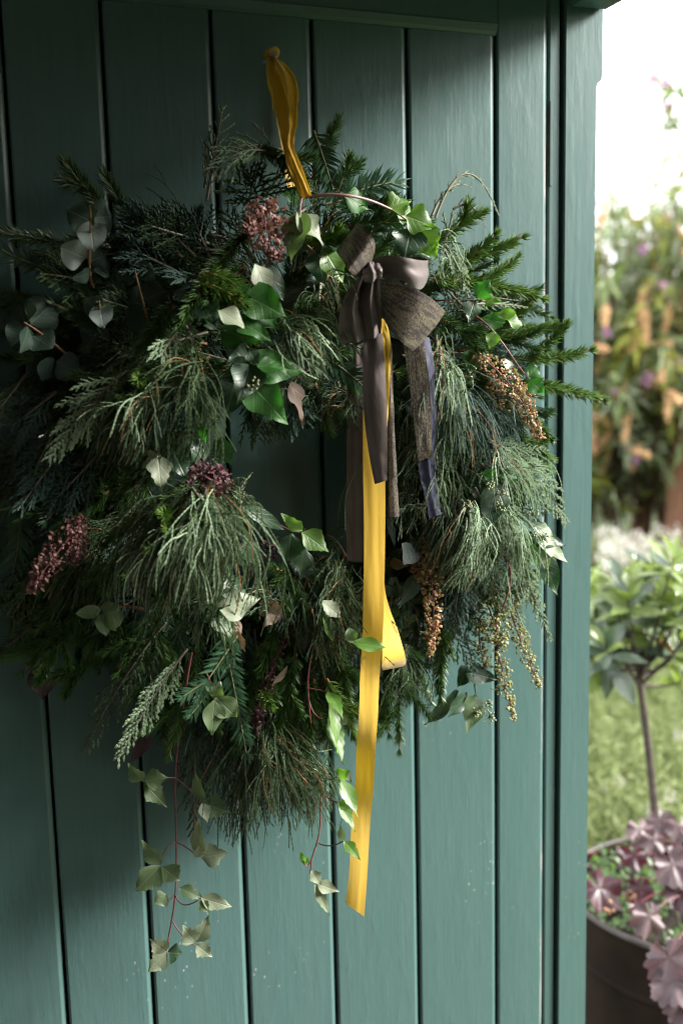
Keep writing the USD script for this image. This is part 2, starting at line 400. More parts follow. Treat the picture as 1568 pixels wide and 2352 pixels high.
leafmat("pale_eucalyptus_leaf", (0.22, 0.27, 0.24), (0.3, 0.35, 0.31), (0.33, 0.36, 0.3), rough=0.5, trans=0.15, tcol=(0.2, 0.28, 0.16), nveins=5, vs=0.25)
leafmat("ivy_leaf", (0.018, 0.075, 0.014), (0.035, 0.12, 0.022), (0.09, 0.19, 0.06), rough=0.5, spec=0.35, trans=0.35, tcol=(0.05, 0.26, 0.02), nveins=4, vs=0.6)
leafmat("dark_ivy_leaf", (0.012, 0.036, 0.018), (0.03, 0.06, 0.03), (0.06, 0.09, 0.05), rough=0.42, trans=0.12, tcol=(0.03, 0.12, 0.02), nveins=4, vs=0.6, spec=0.35)
leafmat("pale_leaf", (0.15, 0.19, 0.12), (0.24, 0.27, 0.18), (0.28, 0.3, 0.2), rough=0.55, trans=0.2, tcol=(0.15, 0.25, 0.06), nveins=4, vs=0.45, blot=0.35, blotcol=(0.16, 0.11, 0.06))
leafmat("creeper_leaf", (0.045, 0.085, 0.035), (0.10, 0.145, 0.07), (0.16, 0.2, 0.11), rough=0.5, trans=0.28, tcol=(0.14, 0.26, 0.05), nveins=4, vs=0.4, blot=0.3, blotcol=(0.15, 0.09, 0.05))
leafmat("lime_leaf", (0.05, 0.12, 0.02), (0.10, 0.19, 0.035), (0.2, 0.28, 0.09), rough=0.42, trans=0.38, tcol=(0.18, 0.42, 0.03), nveins=5, vs=0.5)
leafmat("dry_leaf", (0.12, 0.075, 0.06), (0.24, 0.18, 0.13), (0.26, 0.2, 0.13), rough=0.6, trans=0.2, tcol=(0.2, 0.12, 0.05), nveins=4, vs=0.5, blot=0.5)
leafmat("plum_leaf", (0.03, 0.012, 0.02), (0.05, 0.018, 0.028), (0.06, 0.03, 0.03), rough=0.5, trans=0.1, tcol=(0.1, 0.02, 0.03), nveins=4, vs=0.3)
leafmat("pale_grey_leaf", (0.13, 0.17, 0.155), (0.2, 0.235, 0.22), (0.3, 0.33, 0.3), rough=0.5, trans=0.12, tcol=(0.15, 0.22, 0.14), nveins=6, vs=0.4)
leafmat("lime_euc_leaf", (0.10, 0.17, 0.08), (0.16, 0.23, 0.12), (0.22, 0.28, 0.16), rough=0.5, trans=0.2, tcol=(0.14, 0.26, 0.06), nveins=5, vs=0.35)

# ---------------------------------------------------------------- plant builders
CAMDIR = np.array([-0.25, -1.0, 0.12]); CAMDIR /= np.linalg.norm(CAMDIR)


def curve(b, t, sag=0.0, side=0.0, n=14, lift=0.0):
    """From b to t, hanging by sag (share of its length) and bowing sideways or towards the viewer."""
    b, t = np.asarray(b, float), np.asarray(t, float)
    L = np.linalg.norm(t - b)
    ax = unit(t - b)
    s = unit(np.cross(ax, CAMDIR))
    m = (b + t) / 2 + np.array([0, 0, -sag * L]) + s * side * L + CAMDIR * lift * L
    return spline([b, m, t], n)


def along(c, t):
    i = np.clip(t, 0, 1) * (len(c) - 1)
    k = np.minimum(i.astype(int), len(c) - 2)
    w = (i - k)[:, None]
    return c[k] * (1 - w) + c[k + 1] * w, unit(c[k + 1] - c[k])


def spruce_needles(mb, c, L, rng, per_m=4200, r=0.00068, ang=(68, 38), flat=False, nrm=None):
    ln = np.sum(np.linalg.norm(np.diff(c, axis=0), axis=1))
    n = max(12, int(ln * per_m))
    t = np.sort(rng.uniform(0.03, 1.0, n))
    tip = max(6, n // 14)
    t[-tip:] = 1.0
    p, d = along(c, t)
    a = unit(np.cross(d, [0.3, 0.5, 0.81])); b = np.cross(d, a)
    al = np.radians(ang[0] + (ang[1] - ang[0]) * t + rng.normal(0, 7, n))
    al[-tip:] = np.radians(rng.uniform(5, 50, tip))
    if flat:
        nn = unit((CAMDIR if nrm is None else nrm) + 0 * d)
        s = unit(np.cross(d, nn))
        sg = np.where(np.arange(n) % 2 == 0, 1, -1)[:, None]
        w = np.radians(rng.normal(12, 14, n))[:, None]
        rad = s * sg * np.cos(w) + nn * np.sin(w)
    else:
        ph = rng.uniform(0, 2 * np.pi, n)[:, None]
        rad = np.cos(ph) * a + np.sin(ph) * b
        rad = unit(rad + CAMDIR * 0.25)
    dr = d * np.cos(al)[:, None] + rad * np.sin(al)[:, None]
    LL = L * rng.uniform(0.72, 1.12, n) * (1 - 0.25 * t ** 6)
    bend = d * (LL * 0.18)[:, None] if not flat else d * (LL * 0.12)[:, None] - (CAMDIR if nrm is None else nrm) * (LL * 0.12)[:, None]
    v, f = needles(p, dr, LL, r * rng.uniform(0.85, 1.2, n), bend, flat=0.35 if flat else 1.0, nrm=np.broadcast_to(CAMDIR if nrm is None else nrm, (n, 3)) if flat else None)
    mb.add(v, f)


def spruce(b, t, L=0.0138, sag=0.03, side=0.0, mat="spruce", twigs=0, seed=0, name="spruce_sprig", per_m=4200, stem="twig", parent=None, lift=0.0):
    rng = np.random.default_rng(seed + 1000)
    c = curve(b, t, sag, side, 16, lift)
    ln = np.linalg.norm(np.asarray(t) - b)
    st, nd = MB(), MB()
    st.add(*tube(c, np.linspace(0.0019, 0.0009, 16), 5))
    spruce_needles(nd, c, L, rng, per_m)
    for k in range(twigs):
        tt = 0.15 + 0.6 * (k + rng.uniform(0.2, 0.8)) / max(twigs, 1)
        p, d = along(c, np.array([tt]))
        s = unit(np.cross(d[0], CAMDIR)) * (1 if k % 2 else -1)
        q = p[0] + (d[0] * 0.75 + s * 0.62 + CAMDIR * rng.uniform(-0.15, 0.3)) * ln * (0.62 - 0.42 * tt)
        cc = curve(p[0], q, 0.04, 0, 9)
        st.add(*tube(cc, np.linspace(0.0013, 0.0008, 9), 4))
        spruce_needles(nd, cc, L * 0.92, rng, per_m)
    s = obj(name, st.out(), stem, parent or wreath, True)
    obj("needles", nd.out(), mat, s, kind="stuff")


def yew(b, t, L=0.021, sag=0.03, side=0.0, mat="yew", twigs=0, seed=0, nrm=None, per_m=1000, r=0.0012):
    rng = np.random.default_rng(seed + 2000)
    c = curve(b, t, sag, side, 16)
    ln = np.linalg.norm(np.asarray(t) - b)
    st, nd = MB(), MB()
    st.add(*tube(c, np.linspace(0.0016, 0.0008, 16), 5))
    spruce_needles(nd, c, L, rng, per_m, r, (62, 40), True, nrm)
    for k in range(twigs):
        tt = 0.2 + 0.55 * k / max(twigs - 1, 1)
        p, d = along(c, np.array([tt]))
        s = unit(np.cross(d[0], CAMDIR)) * (1 if k % 2 else -1)
        cc = curve(p[0], p[0] + (d[0] * 0.8 + s * 0.6) * ln * (0.6 - 0.4 * tt), 0.05, 0, 9)
        st.add(*tube(cc, np.linspace(0.0012, 0.0007, 9), 4))
        spruce_needles(nd, cc, L * 0.9, rng, per_m, r, (62, 40), True, nrm)
    s = obj("yew_sprig", st.out(), "green_twig", wreath, True)
    obj("needles", nd.out(), mat, s, kind="stuff")


def bead(mb, c, r=0.00085, step=0.0023, k=3, tip=True):
    """A scaly thread: a tube whose radius swells with each pair of scale leaves."""
    ln = np.sum(np.linalg.norm(np.diff(c, axis=0), axis=1))
    n = max(4, int(ln / step))
    cc = along(c, np.linspace(0, 1, n))[0]
    rr = r * np.where(np.arange(n) % 2 == 0, 0.55, 1.3)
    rr[-1] *= 0.4
    mb.add(*tube(cc, rr, k, cap=False))


def threads(b, t, n=36, spread=0.035, sag=-0.10, mat="thread", seed=0, r=0.00064, fork=1.5, start=0.012, stem="grey_twig", lenvar=0.35, depth=0.02, side=0.0):
    """A hanging bunch of whipcord cypress threads fanning from b to around t."""
    rng = np.random.default_rng(seed + 3000)
    b, t = np.asarray(b, float), np.asarray(t, float)
    ax = unit(t - b)
    ln = np.linalg.norm(t - b)
    s = unit(np.cross(ax, CAMDIR))
    mb, st, br = MB(), MB(), MB()
    main = curve(b, b + (t - b) * 0.45, sag * 0.5, side, 10)
    st.add(*tube(main, np.linspace(0.0022, 0.0009, 10), 5))
    for k in range(int(n * 1.35)):
        w = rng.normal(0, 1)
        p0 = along(main, np.array([rng.beta(1.0, 1.6)]))[0][0] + rng.normal(0, start * 0.4, 3)
        e = t - ax * ln * abs(rng.normal(0, lenvar)) * 0.9 + s * w * spread * 0.8 + CAMDIR * rng.normal(0, depth) + [0, 0, -0.1 * spread * abs(w)]
        m = (p0 + e) / 2 + np.array([0, 0, -sag * ln]) + s * (w * spread * 0.25 + side * ln) + CAMDIR * rng.uniform(0, 0.03) + rng.normal(0, 0.004, 3)
        c = spline([p0, m, e], 12)
        tgt = br if rng.random() < 0.06 else mb
        c = c + np.cumsum(rng.normal(0, 0.00055, c.shape), 0)
        bead(tgt, c, r * rng.uniform(0.75, 1.3))
        for _ in range(rng.poisson(fork)):
            tt = rng.uniform(0.3, 0.85)
            q, d = along(c, np.array([tt]))
            sd = unit(d[0] + s * rng.choice([-1, 1]) * rng.uniform(0.25, 0.5) + rng.normal(0, 0.12, 3))
            fl = ln * rng.uniform(0.12, 0.3)
            bead(mb, spline([q[0], q[0] + sd * fl * 0.5, q[0] + (sd * 0.85 + d[0] * 0.25 + [0, 0, -0.15]) * fl], 6), r * 0.9)
    o = obj("thread_cypress", st.out(), stem, wreath, True)
    obj("threads", mb.out(), mat, o, kind="stuff")
    if br.n:
        obj("browned_threads", br.out(), "brown_thread", o, kind="stuff", label="browned threads")


def spray(b, t, width=0.03, mat="silver", sag=0.0, side=0.0, seed=0, gap=0.005, r=0.0010, nrm=None, sub=True, name="cypress_spray", stem="grey_twig", curl=0.1, ang=32, step=0.0019):
    """A flat fan of scaly cypress branchlets on a stem."""
    rng = np.random.default_rng(seed + 4000)
    c = curve(b, t, sag, side, 20)
    ln = np.sum(np.linalg.norm(np.diff(c, axis=0), axis=1))
    nn = unit(CAMDIR + rng.normal(0, 0.25, 3)) if nrm is None else unit(nrm)
    st, mb = MB(), MB()
    st.add(*tube(c, np.linspace(0.0016, 0.0006, 20), 5))
    bead(mb, c[8:], r, step)
    m = int(ln / gap)
    for k in range(m):
        tt = 0.08 + 0.9 * (k + 0.5) / m
        p, d = along(c, np.array([tt]))
        d = d[0]
        s = unit(np.cross(d, nn)) * (1 if k % 2 else -1)
        a = math.radians(ang + rng.normal(0, 7))
        bl = width * (0.35 + 0.65 * math.sin(math.pi * min(1, 0.25 + 0.75 * tt))) * rng.uniform(0.7, 1.15) * (1.15 - 0.5 * tt)
        dr = unit(d * math.cos(a) + s * math.sin(a) + nn * rng.normal(0, 0.18))
        e = p[0] + dr * bl + d * bl * 0.2 - np.array([0, 0, curl * bl])
        cc = spline([p[0], p[0] + dr * bl * 0.5, e], 8)
        bead(mb, cc, r, step)
        if sub:
            for j in range(int(bl / (gap * 1.1))):
                t2 = 0.25 + 0.65 * (j + 0.5) / max(1, int(bl / (gap * 1.1)))
                q, d2 = along(cc, np.array([t2]))
                s2 = unit(np.cross(d2[0], nn)) * (1 if j % 2 else -1)
                l2 = bl * 0.36 * (1.2 - t2) * rng.uniform(0.7, 1.2)
                dd = unit(d2[0] * 0.85 + s2 * 0.55 + nn * rng.normal(0, 0.2))
                bead(mb, spline([q[0], q[0] + dd * l2 * 0.6, q[0] + dd * l2 - np.array([0, 0, curl * l2])], 4), r * 0.95, step)
    o = obj(name, st.out(), stem, wreath, True)
    obj("branchlets", mb.out(), mat, o, kind="stuff")


LEAFW = {
    "round": [(0, 0.0), (0.04, 0.28), (0.15, 0.72), (0.35, 1.0), (0.55, 0.97), (0.75, 0.74), (0.9, 0.4), (0.97, 0.16), (1, 0.0)],
    "ivy": [(0, 0.12), (0.04, 0.62), (0.14, 0.95), (0.26, 1.0), (0.4, 0.84), (0.52, 0.62), (0.7, 0.4), (0.86, 0.18), (1, 0.0)],
    "lobed": [(0, 0.1), (0.05, 0.5), (0.16, 0.85), (0.3, 1.0), (0.37, 0.9), (0.43, 0.56), (0.55, 0.5), (0.72, 0.36), (0.88, 0.14), (1, 0.0)],
    "creeper": [(0, 0.04), (0.08, 0.35), (0.22, 0.82), (0.36, 1.0), (0.46, 0.98), (0.5, 0.76), (0.6, 0.8), (0.66, 0.52), (0.76, 0.46), (0.82, 0.26), (1, 0.0)],
    "lance": [(0, 0.05), (0.12, 0.5), (0.3, 0.92), (0.45, 1.0), (0.65, 0.78), (0.85, 0.36), (1, 0.0)],
}


def leaf_mesh(b, t, width, kind="round", roll=0.0, curl=0.15, fold=0.15, wave=0.0, heart=0.0, seed=0, nu=13, nv=7, nrm=None, twist=0.0):
    """One leaf blade from its base b to its tip t. width is the full width; roll turns it about its midrib."""
    rng = np.random.default_rng(seed + 5000)
    b, t = np.asarray(b, float), np.asarray(t, float)
    ax = unit(t - b)
    L = np.linalg.norm(t - b)
    n = CAMDIR if nrm is None else unit(nrm)
    s = unit(np.cross(ax, n)); n = np.cross(s, ax)
    tt = np.linspace(0, 1, nu) ** 0.95
    prof = np.interp(tt, *zip(*LEAFW[kind])) if kind in ("creeper", "lobed") else np.clip(CubicSpline(*zip(*LEAFW[kind]))(tt), 0, 1.05)
    prof[-1] = 0
    ss = np.linspace(-1, 1, nv)
    T, S = np.meshgrid(tt, ss, indexing="ij")
    W = prof[:, None] * width / 2 * (1 + 0.06 * rng.normal(0, 1, (nu, 1)) * (kind == "creeper"))
    x = T * L - heart * L * np.abs(S) ** 1.5 * (1 - T) ** 3 * 1.4
    y = S * W
    ph = rng.uniform(0, 6.28)
    z = -curl * L * (T ** 2) + fold * (np.sqrt(y ** 2 + (0.13 * width) ** 2) - 0.13 * width) + wave * width * np.sin(T * 9 + ph) * S * np.abs(S) + curl * L * T * 0.55
    rl = math.radians(roll) + twist * T
    yy, zz = y * np.cos(rl) - z * np.sin(rl), y * np.sin(rl) + z * np.cos(rl)
    v = b + x[..., None] * ax + yy[..., None] * s + zz[..., None] * n
    i = (np.arange(nu - 1)[:, None] * nv + np.arange(nv - 1)[None]).reshape(-1, 1)
    f = np.hstack([i, i + 1, i + nv + 1, i + nv])
    f = np.vstack([f[:, [0, 1, 2]], f[:, [0, 2, 3]]])
    uv = np.stack([S * 0.5 * np.maximum(prof[:, None], 0.1) + 0.5, T], -1).reshape(-1, 2)
    return v.reshape(-1, 3), f, uv


LEAFN = [0]


def leaf(parent, mat, b, t, width, kind="round", label=None, **kw):
    LEAFN[0] += 1
    kw.setdefault("seed", LEAFN[0])
    v, f, uv = leaf_mesh(b, t, width, kind, **kw)
    return obj("leaf", (v, f), mat, parent, True, uv, label=label)


def sprigstem(name, pts, r, mat="red_stem", n=None, label=None, parent=None, taper=0.5):
    c = spline(pts, n or max(8, 5 * len(pts)))
    return obj(name, tube(c, np.linspace(r, r * taper, len(c)), 6), mat, parent or wreath, True, label=label)


ICO = trimesh.creation.icosphere(0)
ICOV, ICOF = np.array(ICO.vertices), np.array(ICO.faces)


def blobs(mb, p, r, rng, squash=0.75):
    n = len(p)
    r = np.broadcast_to(r, (n,))
    q = rng.normal(0, 1, (n, 3, 3))
    q, _ = np.linalg.qr(q)
    sc = np.stack([np.ones(n), np.full(n, squash), np.full(n, squash)], 1) * r[:, None]
    v = np.einsum("nij,nkj->nki", q, ICOV[None] * sc[:, None]) + p[:, None]
    mb.add(v.reshape(-1, 3), (np.arange(n)[:, None, None] * 12 + ICOF).reshape(-1, 3))


def petals(mb, p, r, rng, out=None):
    """Small cupped four-cornered petals, two to a point."""
    n = len(p)
    d = unit(rng.normal(0, 1, (n, 3)) + (0 if out is None else out * 0.9) + CAMDIR * 0.4)
    a = unit(np.cross(d, rng.normal(0, 1, (n, 3)))); c = np.cross(d, a)
    R = (r * rng.uniform(0.55, 1.45, n))[:, None]
    v = np.stack([p, p + R * (0.55 * a + 0.75 * d), p + R * (1.25 * d + 0.15 * c), p + R * (-0.55 * a + 0.75 * d), p + R * (0.7 * d - 0.28 * c)], 1)
    f0 = np.array([[0, 1, 4], [1, 2, 4], [2, 3, 4], [3, 0, 4]])
    mb.add(v.reshape(-1, 3), (np.arange(n)[:, None, None] * 5 + f0).reshape(-1, 3))


def flower_spike(pts, rad, n, size, mat, stem="red_stem", seed=0, name="flower_spike", petal=0.5, label=None, prof=None):
    """A stalk crowded with small florets and buds."""
    rng = np.random.default_rng(seed + 6000)
    c = spline(pts, 24)
    o = obj(name, tube(c, np.linspace(0.0012, 0.0006, 24), 5), stem, wreath, True, label=label)
    mb = MB()
    t = rng.uniform(0.0, 1, n)
    p, d = along(c, t)
    pr = (np.sin(np.pi * np.clip(0.12 + 0.86 * t, 0, 1)) ** 0.7 if prof is None else np.interp(t, *zip(*prof)))
    off = rng.normal(0, 1, (n, 3)); off -= np.sum(off * d, 1, keepdims=True) * d
    off = unit(off)
    p = p + off * (rad * pr * rng.uniform(0.25, 1.0, n) ** 0.6)[:, None]
    k = int(n * petal)
    petals(mb, p[:k], size * 1.5, rng, off[:k])
    blobs(mb, p[k:], size * rng.uniform(0.4, 1.15, n - k), rng)
    obj("florets", mb.out(), mat, o, kind="stuff")


# ---------------------------------------------------------------- the wreath
WC = P(660, 1090, 0.06)
wreath = thing("wreath", WC, "large lush evergreen wreath of spruce, cypress, ivy and eucalyptus hung on the teal door", "wreath")
# the ring that carries everything: bound moss
th = np.linspace(0, 2 * np.pi, 73)[:-1]
phc = np.linspace(0, 2 * np.pi, 15)[:-1]
R0, r0 = 0.185, 0.028
TH, PH = np.meshgrid(th, phc, indexing="ij")
nz = fbm(np.stack([np.cos(TH) * 4 + 9, np.sin(TH) * 4 + 9, PH * 1.5], -1), 3, 5)
rr = r0 * (0.75 + 0.6 * nz)
core = np.stack([WC[0] + (R0 + rr * np.cos(PH)) * np.cos(TH), WC[1] + 0.035 + rr * 0.85 * np.sin(PH), WC[2] + (R0 * 1.03 + rr * np.cos(PH)) * np.sin(TH)], -1)
nt, npp = TH.shape
qi = np.stack([(np.arange(nt)[:, None] * npp + np.arange(npp)[None]), ((np.arange(nt)[:, None] + 1) % nt * npp + np.arange(npp)[None]),
               ((np.arange(nt)[:, None] + 1) % nt * npp + (np.arange(npp)[None] + 1) % npp), (np.arange(nt)[:, None] * npp + (np.arange(npp)[None] + 1) % npp)], -1).reshape(-1, 4)
obj("moss_ring", (core.reshape(-1, 3), np.vstack([qi[:, [0, 1, 2]], qi[:, [0, 2, 3]]])), "moss_core", wreath, True)

# under-layers: sprigs wired all round the ring, flowing out and down
frng = np.random.default_rng(21)
LITE[0] = True
for k in range(270):
    a = 2 * np.pi * (k + frng.uniform(0, 1)) / 270 * 3.0 % (2 * np.pi)
    dx, dz = math.cos(a), math.sin(a)
    r = frng.uniform(0.15, 0.23)
    dep = frng.uniform(0.02, 0.085)
    b = np.array([WC[0] + r * dx, -dep, WC[2] + r * 1.03 * dz])
    tang = np.array([dz, 0, -dx]) * (1 if dx > 0 else -1)
    down = -1.0
    d = np.array([dx, 0, dz]) * 0.85 + np.array([0, 0, -0.55 if dz < 0.75 else 0.0]) + np.array([np.sign(dx) * 0.25, 0, 0]) + tang * 0.45
    d = unit(d + np.array([frng.normal(0, 0.22), frng.uniform(-0.45, 0.05), frng.normal(0, 0.22)]))
    ln = frng.uniform(0.075, 0.135) * (0.8 if dz > 0.55 else 1.0) * (0.85 if dx > 0.6 else 1.0)
    kind = frng.choice(["s", "s", "s", "c", "c", "y", "t"])
    e = b + d * ln
    if kind == "s":
        spruce(b, e, twigs=2, seed=k, sag=0.03, per_m=3300)
    elif kind == "t":
        threads(b, e, n=20, spread=0.02, seed=k, mat="thread_dark" if k % 3 else "thread", lenvar=0.25)
    elif kind == "y":
        yew(b, e, seed=k, twigs=2, sag=0.05)
    else:
        spray(b, e, 0.035, "blue_spray" if k % 2 else "thread_dark", seed=k)
# short inner sprigs closing round the hole
for k in range(34):
    a = 2 * np.pi * k / 34 + frng.normal(0, 0.06)
    dx, dz = math.cos(a), math.sin(a)
    r = frng.uniform(0.13, 0.165)
    b = np.array([WC[0] + r * dx, -frng.uniform(0.05, 0.11), WC[2] + r * dz])
    d = unit(np.array([-dx * 0.45 + dz * 0.6, -0.35, -dz * 0.45 - dx * 0.6 - 0.3]))
    ln = frng.uniform(0.04, 0.06)
    if k % 3 == 0:
        threads(b, b + d * ln, n=14, spread=0.015, seed=300 + k, mat="thread_dark")
    elif k % 3 == 1:
        spruce(b, b + d * ln, seed=300 + k)
    else:
        spray(b, b + d * ln, 0.025, "thread_dark", seed=300 + k)

# extra density: dark masses at the upper left, lower left and over the inner edge
def packed(seed, n, u0, u1, v0, v1, d0, d1, dirs, kinds, ln0, ln1):
    rng = np.random.default_rng(seed)
    for k in range(n):
        p0 = P(rng.uniform(u0, u1), rng.uniform(v0, v1), rng.uniform(d0, d1))
        d = unit(np.array(dirs) + rng.normal(0, 0.3, 3))
        e = p0 + d * rng.uniform(ln0, ln1)
        kd = kinds[int(rng.integers(len(kinds)))]
        if kd == "s":
            spruce(p0, e, twigs=1, seed=seed * 1000 + k, per_m=3300)
        elif kd == "c":
            spray(p0, e, 0.04, "blue_spray" if k % 2 else "thread_dark", seed=seed * 1000 + k)
        elif kd == "y":
            yew(p0, e, seed=seed * 1000 + k)
        else:
            threads(p0, e, n=16, spread=0.018, seed=seed * 1000 + k, mat="thread_dark")


packed(41, 44, 330, 560, 540, 860, .03, .09, (-1, -.25, .25), "sscc", .07, .11)
packed(42, 26, 180, 400, 620, 900, .02, .06, (-1, -.2, -.1), "sscy", .07, .11)
packed(43, 34, 120, 420, 1000, 1430, .03, .08, (-.8, -.2, -.6), "sscy", .08, .12)
packed(44, 24, 560, 800, 840, 905, .05, .10, (.1, -.15, -1), "tscs", .045, .06)
packed(45, 16, 560, 820, 1250, 1320, .05, .10, (-.1, -.3, -.6), "tscs", .05, .075)
packed(46, 22, 950, 1120, 620, 1000, .03, .08, (.8, -.3, -.2), "sscs", .07, .10)
LITE[0] = False
# ---- feature sprigs, as they lie in the photograph (u, v, depth)
def U(q):
    k = min(1.0, max(0.0, (640 - q[0]) / 160.0), max(0.0, (q[0] - 290) / 60.0)) if 560 < q[1] < 1480 else 0.0
    return P(q[0], q[1], q[2] + 0.022 * k)


SPRUCE = [  # base, tip, twigs, sag, side, material
    # right-hand side, pointing out to the post
    ((1000, 625, .08), (1197, 546, .09), 0, .02, 0, "spruce_bright"), ((985, 565, .08), (1106, 488, .09), 1, .0, 0, "spruce_bright"), ((1000, 655, .08), (1135, 542, .1), 0, .02, 0, "spruce_bright"),
    ((990, 640, .1), (1242, 684, .11), 1, -.03, 0, "spruce_bright"), ((1060, 775, .08), (1284, 746, .1), 1, .04, 0, "spruce_bright"), ((1110, 820, .08), (1352, 805, .1), 1, .05, 0, "spruce_bright"),
    ((1170, 875, .07), (1383, 918, .09), 0, -.02, 0, "spruce_bright"), ((1150, 910, .07), (1262, 1004, .1), 1, .0, 0, "spruce"), ((1180, 1010, .06), (1262, 1052, .07), 1, -.05, 0, "spruce_bright"), ((1190, 1040, .06), (1258, 1078, .06), 0, 0, 0, "spruce_bright"),
    ((1062, 1380, .1), (1012, 1600, .1), 0, .0, .08, "spruce"), ((1060, 1300, .11), (1150, 1400, .11), 1, .0, 0, "spruce"), ((1110, 1100, .12), (1150, 1250, .12), 1, 0, 0, "spruce"), ((1080, 1180, .1), (1090, 1330, .11), 1, 0, 0, "spruce"),
    ((1010, 900, .1), (1160, 880, .11), 1, 0, 0, "spruce"), ((1000, 720, .11), (1100, 800, .13), 1, 0, 0, "spruce"),
    # crown
    ((715, 425, .07), (775, 278, .06), 0, 0, 0, "spruce"), ((745, 440, .08), (826, 374, .07), 1, 0, 0, "spruce"), ((585, 345, .09), (712, 440, .13), 1, -.12, 0, "spruce"), ((690, 560, .12), (792, 548, .14), 1, 0, 0, "spruce_bright"),
    ((800, 520, .09), (942, 488, .1), 1, 0, 0, "spruce"), ((900, 500, .09), (980, 510, .11), 0, 0, 0, "spruce_bright"), ((830, 480, .07), (900, 460, .09), 0, 0, 0, "spruce"), 
    # upper left
    ((245, 490, .06), (150, 372, .06), 1, 0, 0, "spruce"), ((295, 500, .05), (240, 402, .05), 0, 0, 0, "spruce"), ((200, 560, .06), (-10, 530, .05), 0, .02, 0, "spruce"), ((230, 560, .07), (75, 590, .06), 1, 0, 0, "spruce"), ((330, 560, .07), (120, 640, .07), 1, 0, 0, "spruce"),
    # centre left
    ((590, 520, .11), (455, 665, .13), 1, -.05, 0, "spruce"), ((450, 645, .14), (562, 698, .17), 0, -.06, 0, "spruce_bright"), ((470, 625, .14), (562, 668, .16), 0, -.05, 0, "spruce_bright"), ((470, 650, .14), (412, 745, .15), 0, -.02, 0, "spruce"),
    ((560, 610, .13), (480, 690, .15), 1, 0, 0, "spruce"), ((400, 700, .12), (318, 800, .13), 1, 0, 0, "spruce"), ((640, 735, .14), (752, 742, .17), 1, 0, 0, "spruce_bright"), ((690, 790, .13), (790, 808, .15), 1, 0, 0, "spruce"),
    ((370, 850, .12), (215, 975, .11), 1, 0, 0, "spruce"), ((330, 880, .13), (280, 905, .17), 1, 0, 0, "spruce"), ((330, 860, .12), (318, 875, .17), 0, 0, 0, "spruce_bright"), ((440, 930, .12), (460, 950, .16), 0, 0, 0, "spruce_bright"),
    # lower left
    ((450, 1120, .13), (248, 1245, .12), 1, -.03, 0, "spruce_bright"), ((440, 1200, .14), (284, 1304, .13), 1, -.02, 0, "spruce_bright"), ((340, 1260, .13), (208, 1330, .12), 1, -.02, 0, "spruce_bright"), ((395, 1190, .14), (376, 1180, .185), 0, 0, 0, "spruce_bright"),
    ((400, 1225, .14), (384, 1215, .185), 0, 0, 0, "spruce_bright"), ((440, 1230, .14), (422, 1222, .18), 0, 0, 0, "spruce_bright"), ((370, 1260, .14), (345, 1258, .18), 0, 0, 0, "spruce_bright"), ((460, 1200, .14), (450, 1190, .18), 0, 0, 0, "spruce_bright"),
    ((310, 1310, .1), (60, 1415, .09), 1, .03, 0, "spruce"), ((260, 1400, .08), (0, 1515, .08), 1, .03, 0, "spruce"), ((300, 1480, .06), (110, 1560, .05), 1, .02, 0, "spruce"), ((250, 1130, .09), (80, 1180, .1), 1, .05, 0, "spruce"), ((420, 1330, .13), (360, 1370, .15), 0, 0, 0, "spruce"),
    ((420, 990, .12), (270, 1130, .13), 1, .0, 0, "spruce"), ((300, 1000, .1), (200, 1130, .1), 1, .0, 0, "spruce"),
    # bottom
    ((610, 1470, .1), (560, 1655, .11), 1, 0, 0, "spruce"), ((680, 1500, .1), (640, 1660, .11), 1, 0, 0, "spruce"), ((720, 1560, .1), (705, 1730, .1), 1, 0, 0, "spruce"), ((750, 1560, .11), (822, 1700, .11), 1, 0, 0, "spruce_bright"), ((600, 1590, .12), (620, 1620, .15), 0, 0, 0, "spruce_bright"),
    ((560, 1600, .09), (540, 1720, .09), 0, 0, 0, "spruce"), ((890, 1440, .08), (895, 1600, .09), 1, 0, 0, "spruce"), ((930, 1480, .09), (880, 1650, .08), 0, 0, 0, "spruce"), ((770, 1480, .1), (800, 1600, .11), 1, 0, 0, "spruce"), ((640, 1430, .1), (600, 1540, .12), 1, 0, 0, "spruce"),
]
for i, (b, t, tw, sag, side, mat) in enumerate(SPRUCE):
    spruce(U(b), U(t), twigs=tw, sag=sag, side=side, mat=mat, seed=500 + i)

YEW = [  # base, tip, needle length, twigs, sag
    ((720, 300, .07), (765, 435, .1), .024, 0, -.02), ((775, 455, .08), (905, 418, .08), .024, 0, -.03), ((740, 470, .08), (870, 440, .08), .022, 0, 0),
    ((745, 820, .14), (832, 885, .16), .018, 0, -.03), ((770, 775, .13), (828, 800, .15), .017, 0, 0), ((500, 1400, .13), (565, 1728, .13), .018, 0, -.02), ((545, 1460, .13), (478, 1560, .15), .017, 0, 0),
    ((70, 1050, .08), (30, 1318, .09), .022, 0, .02), ((40, 1180, .07), (5, 1270, .08), .022, 0, 0), ((110, 980, .08), (60, 1110, .1), .02, 0, 0), ((900, 1480, .09), (935, 1420, .1), .016, 0, 0), ((480, 1560, .1), (420, 1600, .11), .015, 1, 0), ((470, 1600, .1), (440, 1640, .11), .015, 0, 0),
    ((810, 560, .1), (760, 590, .13), .016, 0, 0),
]
for i, (b, t, L, tw, sag) in enumerate(YEW):
    yew(U(b), U(t), L, sag, twigs=tw, seed=700 + i)

